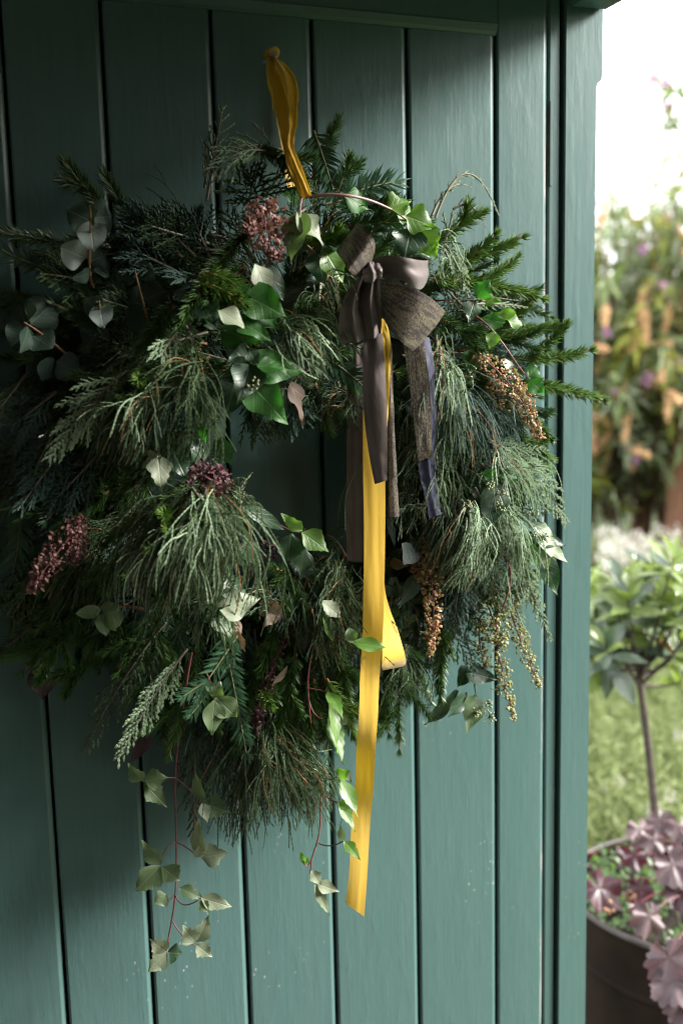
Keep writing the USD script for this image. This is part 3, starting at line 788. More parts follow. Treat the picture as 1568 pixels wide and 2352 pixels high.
THREADS = [  # first the palest, drooping ones
    ((470, 1120, .18), (440, 1400, .17), 34, .034, "silver", -.1, -.06), ((400, 1180, .15), (330, 1380, .14), 18, .03, "silver", -.08, 0), ((1075, 1150, .15), (1050, 1350, .16), 30, .016, "silver", -.08, -.1), ((1130, 1020, .14), (1210, 1200, .13), 26, .022, "silver", -.12, 0), ((1150, 1150, .14), (1230, 1370, .13), 24, .016, "silver", -.06, 0), ((1010, 800, .14), (1015, 980, .155), 18, .018, "silver", -.08, 0), ((640, 730, .17), (755, 850, .19), 22, .018, "silver", -.1, 0), ((350, 900, .15), (250, 1060, .14), 18, .022, "silver", -.08, 0), ((640, 1700, .10), (680, 1880, .10), 20, .026, "thread", -.05, .04),
    # base, tip, count, spread, material, sag, side
    ((440, 820, .15), (370, 1040, .14), 60, .036, "thread", -.08, 0), ((410, 860, .13), (270, 1060, .12), 40, .03, "thread", -.10, 0), ((390, 880, .12), (225, 1090, .1), 34, .028, "thread_dark", -.08, 0),
    ((460, 1105, .15), (300, 1330, .13), 34, .022, "thread", -.1, 0), ((465, 1110, .16), (410, 1420, .15), 74, .042, "thread", -.12, -.05), ((480, 1130, .16), (470, 1400, .15), 46, .020, "thread", -.06, -.06), ((480, 1120, .15), (545, 1250, .13), 14, .014, "thread", -.12, -.12), ((420, 1200, .12), (360, 1450, .11), 50, .04, "thread_dark", -.08, 0),
    ((500, 1350, .12), (420, 1480, .13), 30, .03, "thread_dark", -.05, 0),
    ((600, 1620, .08), (585, 1900, .07), 80, .046, "thread_dark", -.05, 0), ((620, 1640, .09), (660, 1870, .09), 70, .034, "thread", -.06, .04), ((680, 1680, .08), (715, 1900, .08), 46, .018, "thread", -.04, .03), ((560, 1680, .07), (560, 1950, .05), 26, .03, "thread_dark", -.03, 0),
    ((650, 720, .15), (770, 850, .17), 44, .022, "thread", -.1, 0), ((735, 650, .13), (725, 790, .15), 22, .018, "thread", -.08, 0), ((745, 610, .14), (800, 720, .17), 10, .010, "thread", -.14, 0),
    ((760, 1330, .11), (810, 1540, .13), 54, .026, "thread_dark", -.06, .04), ((700, 1360, .1), (720, 1470, .12), 26, .02, "thread_dark", -.06, 0), ((790, 1300, .1), (770, 1470, .11), 30, .02, "thread", -.06, 0),
    ((1010, 560, .12), (1055, 640, .14), 16, .014, "silver", -.14, 0), ((1000, 770, .12), (1020, 960, .14), 26, .02, "thread", -.1, 0), ((1030, 860, .13), (1080, 1080, .13), 60, .032, "blue_spray", -.08, .03), ((1040, 850, .12), (1000, 1090, .14), 34, .026, "thread", -.08, 0), ((1100, 900, .11), (1160, 1060, .11), 40, .026, "blue_spray", -.08, .03),
    ((1000, 1020, .12), (1010, 1210, .15), 22, .022, "thread", -.07, 0), ((1070, 1150, .13), (1035, 1360, .14), 56, .022, "thread", -.1, -.1), ((1040, 1140, .12), (980, 1330, .12), 24, .022, "thread_dark", -.07, 0), ((960, 1000, .1), (900, 1110, .12), 10, .01, "thread_dark", -.1, 0),
    ((930, 1480, .1), (930, 1620, .1), 20, .025, "thread_dark", -.05, 0), ((930, 1000, .08), (930, 1200, .1), 30, .04, "thread_dark", -.05, 0), ((800, 900, .09), (770, 990, .11), 30, .03, "thread_dark", -.05, 0),
]
for i, (b, t, n, sp, mat, sag, side) in enumerate(THREADS):
    threads(U(b), U(t), n, sp, sag, mat, seed=800 + i, side=side)

SPRAY = [  # base, tip, width, material, sag, side, gap, radius
    ((290, 850, .14), (110, 1062, .15), .032, "silver", -.06, 0, .0036, .00125), ((410, 755, .14), (365, 820, .16), .03, "silver", 0, 0, .004, .001), ((420, 735, .14), (450, 790, .16), .022, "silver", 0, 0, .004, .001),
    ((475, 460, .08), (512, 240, .07), .028, "silver", 0, 0, .007, .00105), ((470, 430, .07), (470, 320, .06), .014, "thread", 0, .05, .006, .0009), ((620, 350, .1), (490, 400, .12), .034, "silver", -.15, 0, .005, .0010), ((650, 345, .09), (520, 345, .1), .03, "silver", -.08, 0, .006, .0010), ((500, 420, .09), (480, 300, .08), .018, "thread", 0, 0, .006, .0009),
    ((430, 1490, .12), (268, 1752, .12), .03, "silver", -.05, 0, .0040, .0012), ((380, 1430, .09), (190, 1735, .08), .036, "thread", -.06, 0, .006, .0011),
    ((1060, 1160, .14), (1075, 1330, .15), .02, "silver", -.08, .08, .0045, .0011), ((1150, 1040, .13), (1255, 1180, .13), .03, "silver", -.1, 0, .0045, .0011), ((1090, 1120, .14), (1180, 1330, .14), .026, "silver", -.06, 0, .0045, .0011), ((1160, 1230, .13), (1240, 1420, .12), .02, "silver", -.05, 0, .0045, .0011), ((1020, 560, .13), (1075, 680, .15), .018, "silver", -.1, 0, .005, .001), ((640, 740, .17), (740, 830, .185), .022, "silver", -.08, 0, .005, .001), ((440, 1120, .17), (490, 1330, .175), .022, "silver", -.08, -.1, .005, .001), ((1120, 1010, .13), (1300, 1205, .12), .034, "silver", -.12, 0, .0036, .0011), ((1130, 1180, .13), (1265, 1475, .12), .026, "silver", -.06, 0, .0045, .0011), ((1120, 1100, .13), (1225, 1390, .11), .03, "silver", -.05, 0, .005, .0011), ((1100, 1260, .13), (1160, 1420, .12), .03, "silver", -.05, 0, .004, .0011), ((1150, 1330, .11), (1215, 1480, .1), .02, "silver", -.05, 0, .0045, .001), ((1100, 1060, .12), (1190, 1200, .13), .03, "thread", -.08, 0, .0045, .001),
    ((990, 500, .09), (1082, 430, .08), .010, "silver", -.25, 0, .007, .0009), ((1000, 500, .09), (1145, 495, .08), .010, "silver", -.55, 0, .008, .0009), ((1040, 480, .09), (1115, 520, .09), .012, "silver", -.3, 0, .008, .0009), ((1070, 700, .12), (1212, 706, .12), .010, "silver", -.03, 0, .004, .001), ((1010, 640, .11), (1065, 600, .13), .024, "silver", 0, 0, .005, .001), ((1020, 560, .11), (1040, 490, .12), .02, "silver", 0, 0, .005, .001),
    ((130, 900, .09), (20, 985, .09), .045, "blue_spray", 0, 0, .004, .001), ((220, 1050, .11), (115, 1160, .11), .04, "blue_spray", 0, 0, .004, .001), ((60, 860, .08), (-10, 950, .09), .03, "thread", 0, 0, .005, .001), ((140, 960, .1), (60, 1120, .1), .045, "blue_spray", 0, 0, .004, .001), ((180, 1180, .08), (60, 1250, .08), .03, "blue_spray", 0, 0, .005, .001),
    ((420, 590, .09), (290, 500, .1), .045, "blue_spray", 0, 0, .0042, .0012), ((450, 590, .09), (360, 500, .11), .045, "blue_spray", 0, 0, .0042, .0012), ((480, 590, .09), (440, 490, .1), .04, "blue_spray", 0, 0, .0042, .0012), ((400, 620, .09), (300, 570, .11), .04, "blue_spray", 0, 0, .0042, .0012), ((500, 640, .1), (400, 640, .12), .04, "blue_spray", 0, 0, .0042, .0012),
    ((560, 470, .09), (610, 400, .12), .04, "thread_dark", 0, 0, .0042, .0011), ((620, 470, .1), (540, 410, .12), .04, "thread_dark", 0, 0, .0042, .0011), ((700, 480, .11), (640, 520, .13), .03, "thread_dark", 0, 0, .0045, .001), ((610, 440, .11), (690, 400, .13), .035, "thread_dark", 0, 0, .0045, .001),
    ((1090, 1180, .12), (1080, 1400, .12), .04, "blue_spray", 0, .05, .0045, .0011), ((1060, 1300, .12), (1040, 1440, .12), .04, "blue_spray", 0, 0, .0045, .0011), ((1100, 980, .12), (1140, 1120, .12), .04, "blue_spray", 0, 0, .0045, .0011), ((960, 860, .1), (1000, 960, .12), .03, "blue_spray", 0, 0, .005, .001),
    ((555, 1160, .13), (580, 1085, .14), .008, "silver", .1, -.2, .004, .0011), ((450, 1690, .06), (445, 1920, .04), .03, "thread_dark", 0, 0, .006, .001), ((330, 1270, .08), (10, 1490, .08), .03, "thread", -.02, 0, .008, .001), ((300, 1200, .08), (0, 1340, .07), .02, "thread", -.02, 0, .008, .001),
]
for i, (b, t, w, mat, sag, side, gap, r) in enumerate(SPRAY):
    spray(U(b), U(t), w, mat, sag, side, 900 + i, gap, r, sub=gap < .0065)

# ---- eucalyptus
def euc(stem_pts, leaves, mat="eucalyptus_leaf", kind="round", smat="twig", r=0.0016):
    s = sprigstem("eucalyptus_sprig", [U(q) for q in stem_pts], r, smat)
    for q in leaves:
        b, t, w, roll = q[:4]
        sh = -.02 if b[0] < 420 and b[1] < 900 else 0.0
        leaf(s, q[4] if len(q) > 4 else mat, U((b[0], b[1], b[2] + sh)), U((b[0] + (t[0] - b[0]) * .93, b[1] + (t[1] - b[1]) * .93, t[2] + sh)), w * .84, kind, roll=roll, curl=0.14, fold=0.2, wave=0.06)


euc([(215, 660, .1), (205, 600, .12), (208, 520, .14), (205, 470, .13)],
    [((212, 508, .14), (150, 478, .145), .036, 15), ((212, 500, .13), (262, 495, .12), .040, -20), ((208, 508, .15), (216, 578, .17), .032, 5, "pale_grey_leaf"), ((198, 592, .14), (136, 566, .15), .036, 20, "pale_grey_leaf"), ((205, 600, .12), (248, 585, .11), .044, -10), ((205, 500, .15), (222, 478, .16), .03, 30), ((212, 625, .13), (165, 640, .14), .02, 60), ((215, 625, .13), (258, 632, .12), .02, 50)])
euc([(260, 800, .1), (235, 740, .12), (228, 690, .13)],
    [((230, 700, .14), (238, 752, .17), .027, 0, "pale_grey_leaf"), ((236, 712, .14), (190, 690, .14), .03, 30), ((240, 715, .13), (270, 672, .12), .03, -25), ((240, 755, .12), (275, 800, .12), .036, 20), ((230, 760, .12), (195, 800, .12), .036, -10)])
euc([(360, 800, .1), (330, 700, .11), (310, 620, .12)],
    [((315, 640, .12), (262, 625, .13), .022, 40), ((318, 640, .12), (345, 600, .12), .034, 0), ((330, 700, .12), (280, 690, .13), .04, 20), ((335, 710, .12), (320, 780, .13), .04, -20), ((330, 690, .12), (385, 665, .12), .034, 10)])
euc([(180, 840, .09), (100, 770, .11), (55, 740, .12)],
    [((70, 755, .12), (22, 800, .12), .042, 0), ((70, 745, .12), (130, 690, .11), .044, -15), ((75, 770, .13), (125, 800, .14), .036, 30), ((65, 750, .14), (48, 815, .15), .026, 70), ((60, 745, .12), (40, 690, .11), .04, 20), ((130, 830, .12), (185, 860, .12), .036, 10), ((120, 820, .12), (95, 880, .12), .03, 50)])
euc([(330, 1400, .11), (270, 1390, .12), (225, 1395, .13)],
    [((232, 1400, .14), (170, 1412, .14), .016, 10, "lime_euc_leaf"), ((232, 1396, .14), (277, 1392, .15), .012, 10, "lime_euc_leaf"), ((240, 1405, .14), (280, 1440, .14), .032, 25, "lime_euc_leaf"), ((228, 1412, .15), (246, 1462, .16), .016, 20, "lime_euc_leaf"), ((240, 1408, .15), (266, 1452, .17), .014, -30, "lime_euc_leaf")])
euc([(960, 1000, .1), (985, 900, .11), (1000, 830, .12)],
    [((1000, 850, .13), (1040, 905, .16), .034, -10, "pale_eucalyptus_leaf"), ((995, 850, .12), (1050, 820, .11), .034, 20), ((985, 900, .1), (925, 930, .1), .044, 10), ((985, 920, .09), (1012, 990, .09), .06, 0), ((975, 960, .09), (930, 990, .09), .05, 0), ((990, 830, .12), (960, 800, .13), .03, 30)])
euc([(880, 1460, .08), (895, 1400, .1), (900, 1330, .11)],
    [((897, 1370, .11), (882, 1345, .12), .018, 0), ((898, 1365, .11), (915, 1350, .12), .018, 20), ((897, 1395, .11), (880, 1385, .12), .016, 10), ((900, 1400, .11), (918, 1412, .12), .02, -20), ((895, 1420, .1), (880, 1410, .11), .018, 0), ((905, 1340, .12), (895, 1325, .12), .014, 0), ((900, 1440, .1), (925, 1440, .11), .02, 30)])
euc([(1000, 1330, .09), (980, 1300, .1), (940, 1270, .11)],
    [((945, 1250, .12), (930, 1300, .14), .032, 20, "pale_grey_leaf"), ((960, 1310, .11), (918, 1402, .12), .026, 30), ((890, 1190, .11), (910, 1260, .12), .012, 30), ((970, 1200, .1), (1010, 1250, .11), .02, 20)], kind="lance")
euc([(560, 1130, .1), (550, 1170, .12), (545, 1180, .13)],
    [((553, 1162, .13), (668, 1222, .12), .020, 20), ((550, 1170, .12), (585, 1240, .11), .026, 40), ((560, 1240, .11), (590, 1300, .11), .028, 30)], kind="lance", mat="dark_ivy_leaf")

# ---- ivy
def ivy(stem_pts, leaves, smat="green_twig", r=0.0014, name="ivy_spray"):
    s = sprigstem(name, [U(q) for q in stem_pts], r, smat)
    for q in leaves:
        mat, kind, b, t, w, roll = q[:6]
        c = q[6] if len(q) > 6 else 0.15
        hs = 0.12 if kind in ("ivy", "lobed") else 0.0
        leaf(s, mat, U(b), U(t), w, kind, roll=roll, curl=c, fold=0.2, wave=0.09, heart=hs)
    return s


I, DI, PL, CR, LI, DR = "ivy_leaf", "dark_ivy_leaf", "pale_leaf", "creeper_leaf", "lime_leaf", "dry_leaf"
ivy([(470, 720, .14), (520, 740, .16), (570, 800, .17), (600, 850, .17)], [
    (I, "ivy", (578, 685, .17), (662, 728, .19), .040, 10), (I, "ivy", (690, 700, .15), (752, 745, .16), .030, 30), (I, "ivy", (630, 730, .16), (572, 722, .18), .034, -15, .3), (I, "ivy", (560, 742, .17), (625, 782, .19), .026, 25), (I, "ivy", (520, 760, .16), (605, 790, .18), .030, -30),
    (PL, "lance", (500, 712, .17), (566, 748, .19), .022, 35, .3), (I, "ivy", (470, 715, .15), (505, 700, .16), .024, 10), (DI, "ivy", (470, 700, .15), (495, 745, .17), .03, 0), (DI, "lance", (455, 735, .15), (520, 745, .16), .016, 20), (I, "ivy", (545, 690, .16), (575, 650, .17), .02, 10)])
ivy([(560, 790, .16), (580, 830, .17), (582, 890, .17)], [
    (I, "ivy", (592, 842, .18), (706, 852, .19), .036, 10), (I, "lance", (590, 840, .19), (665, 845, .2), .022, 40), (I, "ivy", (584, 888, .18), (664, 978, .18), .038, -5), (DI, "ivy", (572, 850, .18), (545, 930, .19), .034, 10), (DI, "ivy", (560, 850, .17), (505, 870, .17), .03, 20), (DI, "ivy", (570, 820, .17), (520, 830, .17), .028, 0), (DI, "ivy", (540, 880, .15), (520, 960, .15), .036, 10), (DI, "lance", (570, 800, .18), (592, 838, .19), .014, 0)])
berry = ivy([(700, 440, .12), (690, 470, .14), (690, 492, .15)], [(PL, "lobed", (690, 500, .16), (750, 564, .17), .034, 40, .2), ("creeper_leaf", "lobed", (688, 502, .16), (665, 602, .17), .036, -30, .2)], "pink_stem")
ivy([(700, 560, .11), (735, 590, .13)], [(LI, "creeper", (742, 570, .15), (792, 652, .16), .030, 15, .2), (DI, "ivy", (735, 590, .13), (745, 660, .13), .034, 0)], "pink_stem")
ivy([(560, 560, .12), (585, 600, .14), (590, 615, .14)], [(PL, "lance", (585, 605, .16), (620, 680, .17), .024, 30, .15), (DI, "lance", (600, 595, .15), (655, 690, .15), .024, 30)])
ivy([(700, 452, .13), (745, 447, .14), (800, 449, .15), (855, 462, .14), (905, 485, .13), (945, 515, .12)], [
    (LI, "creeper", (890, 478, .13), (945, 458, .13), .028, 20), (LI, "creeper", (930, 495, .14), (1003, 522, .15), .034, 10), (LI, "creeper", (955, 520, .14), (1005, 592, .15), .036, -10), (DI, "creeper", (945, 520, .14), (930, 598, .15), .04, 0), (I, "creeper", (790, 450, .12), (850, 480, .11), .03, 10), (LI, "creeper", (905, 480, .12), (960, 505, .12), .026, 20), (I, "creeper", (700, 455, .1), (640, 440, .1), .02, 0)], "pink_stem", 0.0021, "creeper_stem")
ivy([(1000, 690, .11), (1060, 688, .13), (1120, 690, .13)], [(I, "creeper", (1095, 685, .13), (1125, 640, .14), .022, 10), (LI, "creeper", (1110, 690, .13), (1150, 690, .14), .016, 20), (DI, "creeper", (1090, 690, .13), (1075, 740, .14), .02, 0)], "red_stem", 0.001, "creeper_stem")
ivy([(1080, 720, .12), (1140, 770, .14), (1190, 840, .14), (1225, 875, .13)], [
    (LI, "creeper", (1165, 735, .14), (1160, 700, .14), .02, 10), (LI, "creeper", (1165, 735, .14), (1205, 745, .14), .018, 20), (I, "creeper", (1160, 740, .13), (1100, 730, .13), .022, 20), (I, "creeper", (1213, 865, .14), (1240, 838, .14), .018, 10), (I, "creeper", (1215, 870, .14), (1250, 905, .14), .022, -10), (DI, "creeper", (1205, 868, .13), (1180, 850, .13), .018, 0), (PL, "lance", (1150, 825, .13), (1185, 860, .13), .014, 30), (LI, "lance", (1135, 760, .15), (1125, 800, .15), .016, 0), (I, "creeper", (1090, 800, .12), (1070, 860, .12), .024, 0)], "red_stem", 0.0010, "creeper_stem")
ivy([(430, 980, .12), (450, 1010, .14), (470, 1000, .14)], [(DI, "lance", (465, 1000, .15), (450, 1075, .16), .020, 20), (I, "lance", (455, 1000, .15), (478, 985, .16), .02, 10), (DI, "ivy", (400, 1040, .12), (430, 1100, .13), .034, 10), (DI, "lance", (500, 1000, .13), (528, 1070, .13), .022, -20), (DI, "ivy", (430, 1010, .12), (405, 1070, .12), .03, 20)])
ivy([(360, 1030, .13), (368, 1048, .14)], [(PL, "creeper", (362, 1045, .15), (372, 1128, .16), .026, 20), (PL, "lobed", (360, 1050, .15), (325, 1075, .15), .020, -20), (CR, "creeper", (340, 1050, .12), (300, 1110, .12), .022, 0)])
ivy([(680, 870, .13), (672, 890, .14)], [(DR, "lobed", (672, 890, .15), (700, 975, .15), .022, 40), (DI, "lance", (650, 890, .13), (600, 975, .13), .026, 20)])
ivy([(500, 1320, .12), (510, 1350, .14), (520, 1385, .15)], [(PL, "ivy", (516, 1395, .17), (600, 1372, .18), .034, 20), (DI, "ivy", (505, 1340, .16), (586, 1375, .16), .026, 30), (I, "lance", (500, 1370, .15), (525, 1420, .16), .022, 10), (DI, "lance", (495, 1300, .15), (540, 1330, .15), .018, 20), (CR, "ivy", (500, 1420, .14), (540, 1470, .15), .022, 30)])
ivy([(600, 1180, .1), (690, 1225, .12), (700, 1215, .13)], [(LI, "creeper", (695, 1218, .14), (645, 1182, .15), .016, 20), (LI, "creeper", (692, 1222, .14), (758, 1268, .15), .026, 20), (DI, "creeper", (670, 1225, .12), (660, 1300, .12), .03, 0), (DI, "creeper", (620, 1300, .1), (650, 1390, .1), .038, 10), (DI, "creeper", (660, 1290, .1), (740, 1310, .1), .034, 20), (DI, "creeper", (700, 1260, .11), (690, 1330, .11), .024, 20)], "red_stem", 0.001, "creeper_stem")
ivy([(720, 1440, .1), (735, 1400, .12), (745, 1385, .13)], [(PL, "creeper", (738, 1380, .14), (788, 1422, .15), .018, 30), (LI, "lance", (740, 1400, .14), (770, 1480, .15), .016, 40), (DI, "lance", (730, 1380, .12), (700, 1440, .12), .02, 0)], "pink_stem", 0.001, "creeper_stem")
ivy([(735, 1440, .12), (780, 1465, .16), (812, 1478, .19)], [(LI, "lance", (810, 1477, .195), (888, 1486, .21), .017, 35), (CR, "lance", (812, 1478, .19), (800, 1440, .18), .014, 10)], "red_stem", 0.0008, "creeper_stem")
# right, towards the post
ivy([(1090, 1090, .13), (1140, 1095, .14), (1150, 1110, .15)], [(DI, "ivy", (1140, 1120, .15), (1112, 1235, .16), .034, 10), (I, "lance", (1150, 1095, .15), (1190, 1095, .15), .018, 20), (I, "lance", (1140, 1095, .15), (1105, 1085, .15), .014, 20), (DI, "ivy", (1110, 1120, .13), (1100, 1170, .13), .03, 0), (DI, "ivy", (1170, 1120, .12), (1200, 1180, .12), .034, 0)])
ivy([(1150, 1240, .1), (1200, 1230, .12), (1240, 1235, .13)], [(PL, "lobed", (1240, 1245, .14), (1318, 1295, .13), .024, 30, .25), (DI, "ivy", (1230, 1235, .13), (1300, 1250, .13), .03, 40), (DI, "ivy", (1250, 1290, .12), (1284, 1372, .12), .028, 10), (I, "ivy", (1200, 1250, .11), (1250, 1310, .11), .03, 0), (PL, "lance", (1245, 1260, .14), (1258, 1310, .14), .014, 0), (DI, "ivy", (1215, 1320, .1), (1230, 1400, .1), .028, 20), (CR, "lance", (1230, 1210, .14), (1275, 1230, .14), .018, 30)])
ivy([(1070, 1470, .08), (1085, 1530, .09), (1090, 1580, .1), (1095, 1600, .1)], [(DI, "ivy", (1082, 1545, .1), (1145, 1562, .1), .026, 20), (DI, "lance", (1070, 1590, .1), (1032, 1648, .11), .020, 20), (DI, "lance", (1050, 1585, .09), (980, 1668, .1), .022, 30), (CR, "ivy", (1090, 1610, .1), (1072, 1690, .11), .030, 10), (DI, "ivy", (1075, 1540, .09), (1050, 1580, .09), .024, 0)])
# creeper leaves low in the middle and a few leathery ones
ivy([(470, 1540, .12), (488, 1580, .14), (490, 1600, .15)], [(CR, "lance", (492, 1605, .15), (488, 1690, .15), .024, 20), (CR, "lance", (495, 1600, .15), (545, 1650, .15), .026, 0), (CR, "lance", (488, 1602, .15), (505, 1565, .15), .02, 20)], "red_stem", 0.001, "creeper_stem")
ivy([(120, 1530, .02), (100, 1540, .03)], [("plum_leaf", "lance", (100, 1520, .035), (95, 1610, .03), .03, 0)], "red_stem", 0.001, "creeper_stem")
ivy([(350, 1640, .03), (330, 1690, .04)], [("plum_leaf", "ivy", (332, 1690, .045), (302, 1756, .04), .024, 0)], "red_stem", 0.001, "creeper_stem")
for k, (b, t, w) in enumerate([((600, 1380, .12), (650, 1420, .13), .026), ((640, 1390, .12), (610, 1440, .13), .02), ((540, 1420, .13), (548, 1480, .14), .014), ((545, 1450, .13), (560, 1500, .14), .012), ((560, 1240, .1), (575, 1280, .11), .018), ((660, 1530, .12), (625, 1580, .13), .01), ((895, 1290, .1), (935, 1302, .12), .014)]):
    ivy([b[:2] + (b[2] - .02,), b], [(DR, "creeper", b, t, w, 30 * (k % 3) - 20, .3)], "twig", 0.0008, "dry_sprig")

# ---- hanging creeper vines
def vine(pts, shoots, r=0.0013):
    s = sprigstem("creeper_vine", [U(q) for q in pts], r, "red_stem", n=40, taper=0.7)
    for stalk, lv in shoots:
        obj("leaf_stalk", tube(spline([U(q) for q in stalk], 10), 0.00075, 5), "red_stem", s, True)
    for stalk, lv in shoots:
        for q in lv:
            mat, b, t, w, roll = q
            leaf(s, mat, U(b), U(t), w, "creeper", roll=roll, curl=0.18, fold=0.25, wave=0.06)


LV = .075
vine([(440, 1500, .12), (425, 1590, .1), (410, 1700, LV), (403, 1780, LV), (404, 1900, LV), (405, 1990, .07), (402, 2060, .07), (397, 2100, .07), (388, 2150, .06), (385, 2180, .06)], [
    ([(403, 1787, LV), (375, 1788, .08), (330, 1797, .09)], [(CR, (333, 1793, .09), (385, 1786, .1), .024, 20), (CR, (328, 1795, .09), (293, 1757, .09), .020, 20), (CR, (332, 1798, .09), (384, 1856, .1), .020, 10)]),
    ([(403, 1787, LV), (430, 1810, .085), (463, 1842, .09)], [(CR, (463, 1840, .09), (447, 1778, .1), .018, 30), (CR, (466, 1842, .09), (530, 1868, .1), .026, 10), (PL, (463, 1845, .1), (478, 1890, .11), .015, 30)]),
    ([(404, 1935, LV), (385, 1945, .08), (371, 1975, .085)], [(CR, (370, 1985, .085), (325, 1935, .09), .020, 10), (CR, (368, 1990, .09), (310, 2052, .09), .030, 10), (CR, (374, 1992, .08), (415, 2025, .08), .026, 0)]),
    ([(404, 1935, LV), (425, 1945, .08), (456, 1968, .09)], [(PL, (460, 1965, .09), (452, 1885, .1), .020, 30), (PL, (462, 1970, .09), (524, 1958, .1), .026, 10), (PL, (458, 1970, .09), (455, 1945, .1), .014, 0)]),
    ([(402, 2055, .07), (420, 2078, .08), (455, 2068, .09)], [(CR, (412, 2040, .08), (470, 2065, .09), .016, 30), (PL, (462, 2062, .09), (533, 2085, .1), .020, 10), (CR, (460, 2070, .09), (480, 2098, .1), .014, 10)]),
    ([(402, 2055, .07), (385, 2070, .075), (380, 2065, .08)], [(CR, (382, 2055, .08), (355, 2078, .085), .022, 0)]),
    ([(397, 2118, .07), (420, 2150, .08), (447, 2172, .085)], [(PL, (450, 2165, .085), (420, 2130, .09), .022, 0), (PL, (452, 2165, .085), (480, 2106, .09), .020, 0), (PL, (450, 2170, .085), (488, 2200, .09), .018, 10)]),
    ([(388, 2150, .06), (385, 2180, .065), (383, 2190, .07)], [(PL, (383, 2186, .07), (345, 2160, .075), .022, 0), (PL, (382, 2190, .07), (340, 2235, .075), .024, 0), (DI, (386, 2188, .065), (418, 2190, .065), .024, 0)]),
])
vine([(730, 1390, .1), (722, 1470, .11), (708, 1545, .12), (707, 1590, .12), (718, 1690, .1), (735, 1785, .085), (736, 1850, .08), (732, 1920, .08), (718, 1965, .08), (715, 1995, .08)], [
    ([(707, 1580, .12), (735, 1586, .13), (755, 1588, .15)], [(LI, (752, 1588, .15), (790, 1648, .19), .016, 40), (LI, (752, 1590, .15), (782, 1728, .18), .018, 50)]),
    ([(710, 1610, .12), (722, 1640, .13), (752, 1655, .15)], [(LI, (753, 1650, .15), (793, 1752, .18), .022, 40), (PL, (765, 1645, .15), (800, 1665, .16), .016, 0)]),
    ([(735, 1783, .085), (755, 1790, .12), (775, 1785, .15)], [(LI, (776, 1784, .15), (800, 1768, .16), .016, 10), (LI, (778, 1786, .15), (826, 1878, .18), .018, 35), (PL, (790, 1766, .15), (808, 1800, .15), .01, 10)]),
    ([(736, 1800, .085), (750, 1830, .12), (776, 1843, .15)], [(LI, (778, 1843, .15), (810, 1855, .16), .012, 10), (LI, (778, 1845, .15), (818, 1910, .17), .014, 35)]),
    ([(732, 1938, .08), (760, 1943, .11), (788, 1932, .14)], [(PL, (786, 1932, .14), (782, 1895, .14), .010, 30), (LI, (790, 1932, .14), (828, 1975, .16), .014, 25)]),
    ([(718, 1965, .08), (705, 1990, .08), (697, 1980, .08)], [(LI, (700, 1985, .08), (690, 1955, .08), .008, 20), (LI, (698, 1975, .08), (710, 1985, .08), .01, 0)]),
    ([(715, 1995, .08), (712, 2005, .08), (722, 2030, .085)], [(PL, (715, 2000, .085), (738, 2035, .09), .014, 10), (PL, (725, 2028, .085), (780, 2050, .09), .016, 10), (PL, (722, 2032, .085), (760, 2108, .09), .012, 10)]),
])
sprigstem("bare_twig", [U(q) for q in [(1142, 1268, .13), (1165, 1290, .14), (1172, 1330, .14), (1160, 1380, .14), (1150, 1405, .13)]], 0.0016, "red_stem")
sprigstem("bare_twig", [U(q) for q in [(1160, 1290, .14), (1170, 1288, .15)]], 0.001, "red_stem")

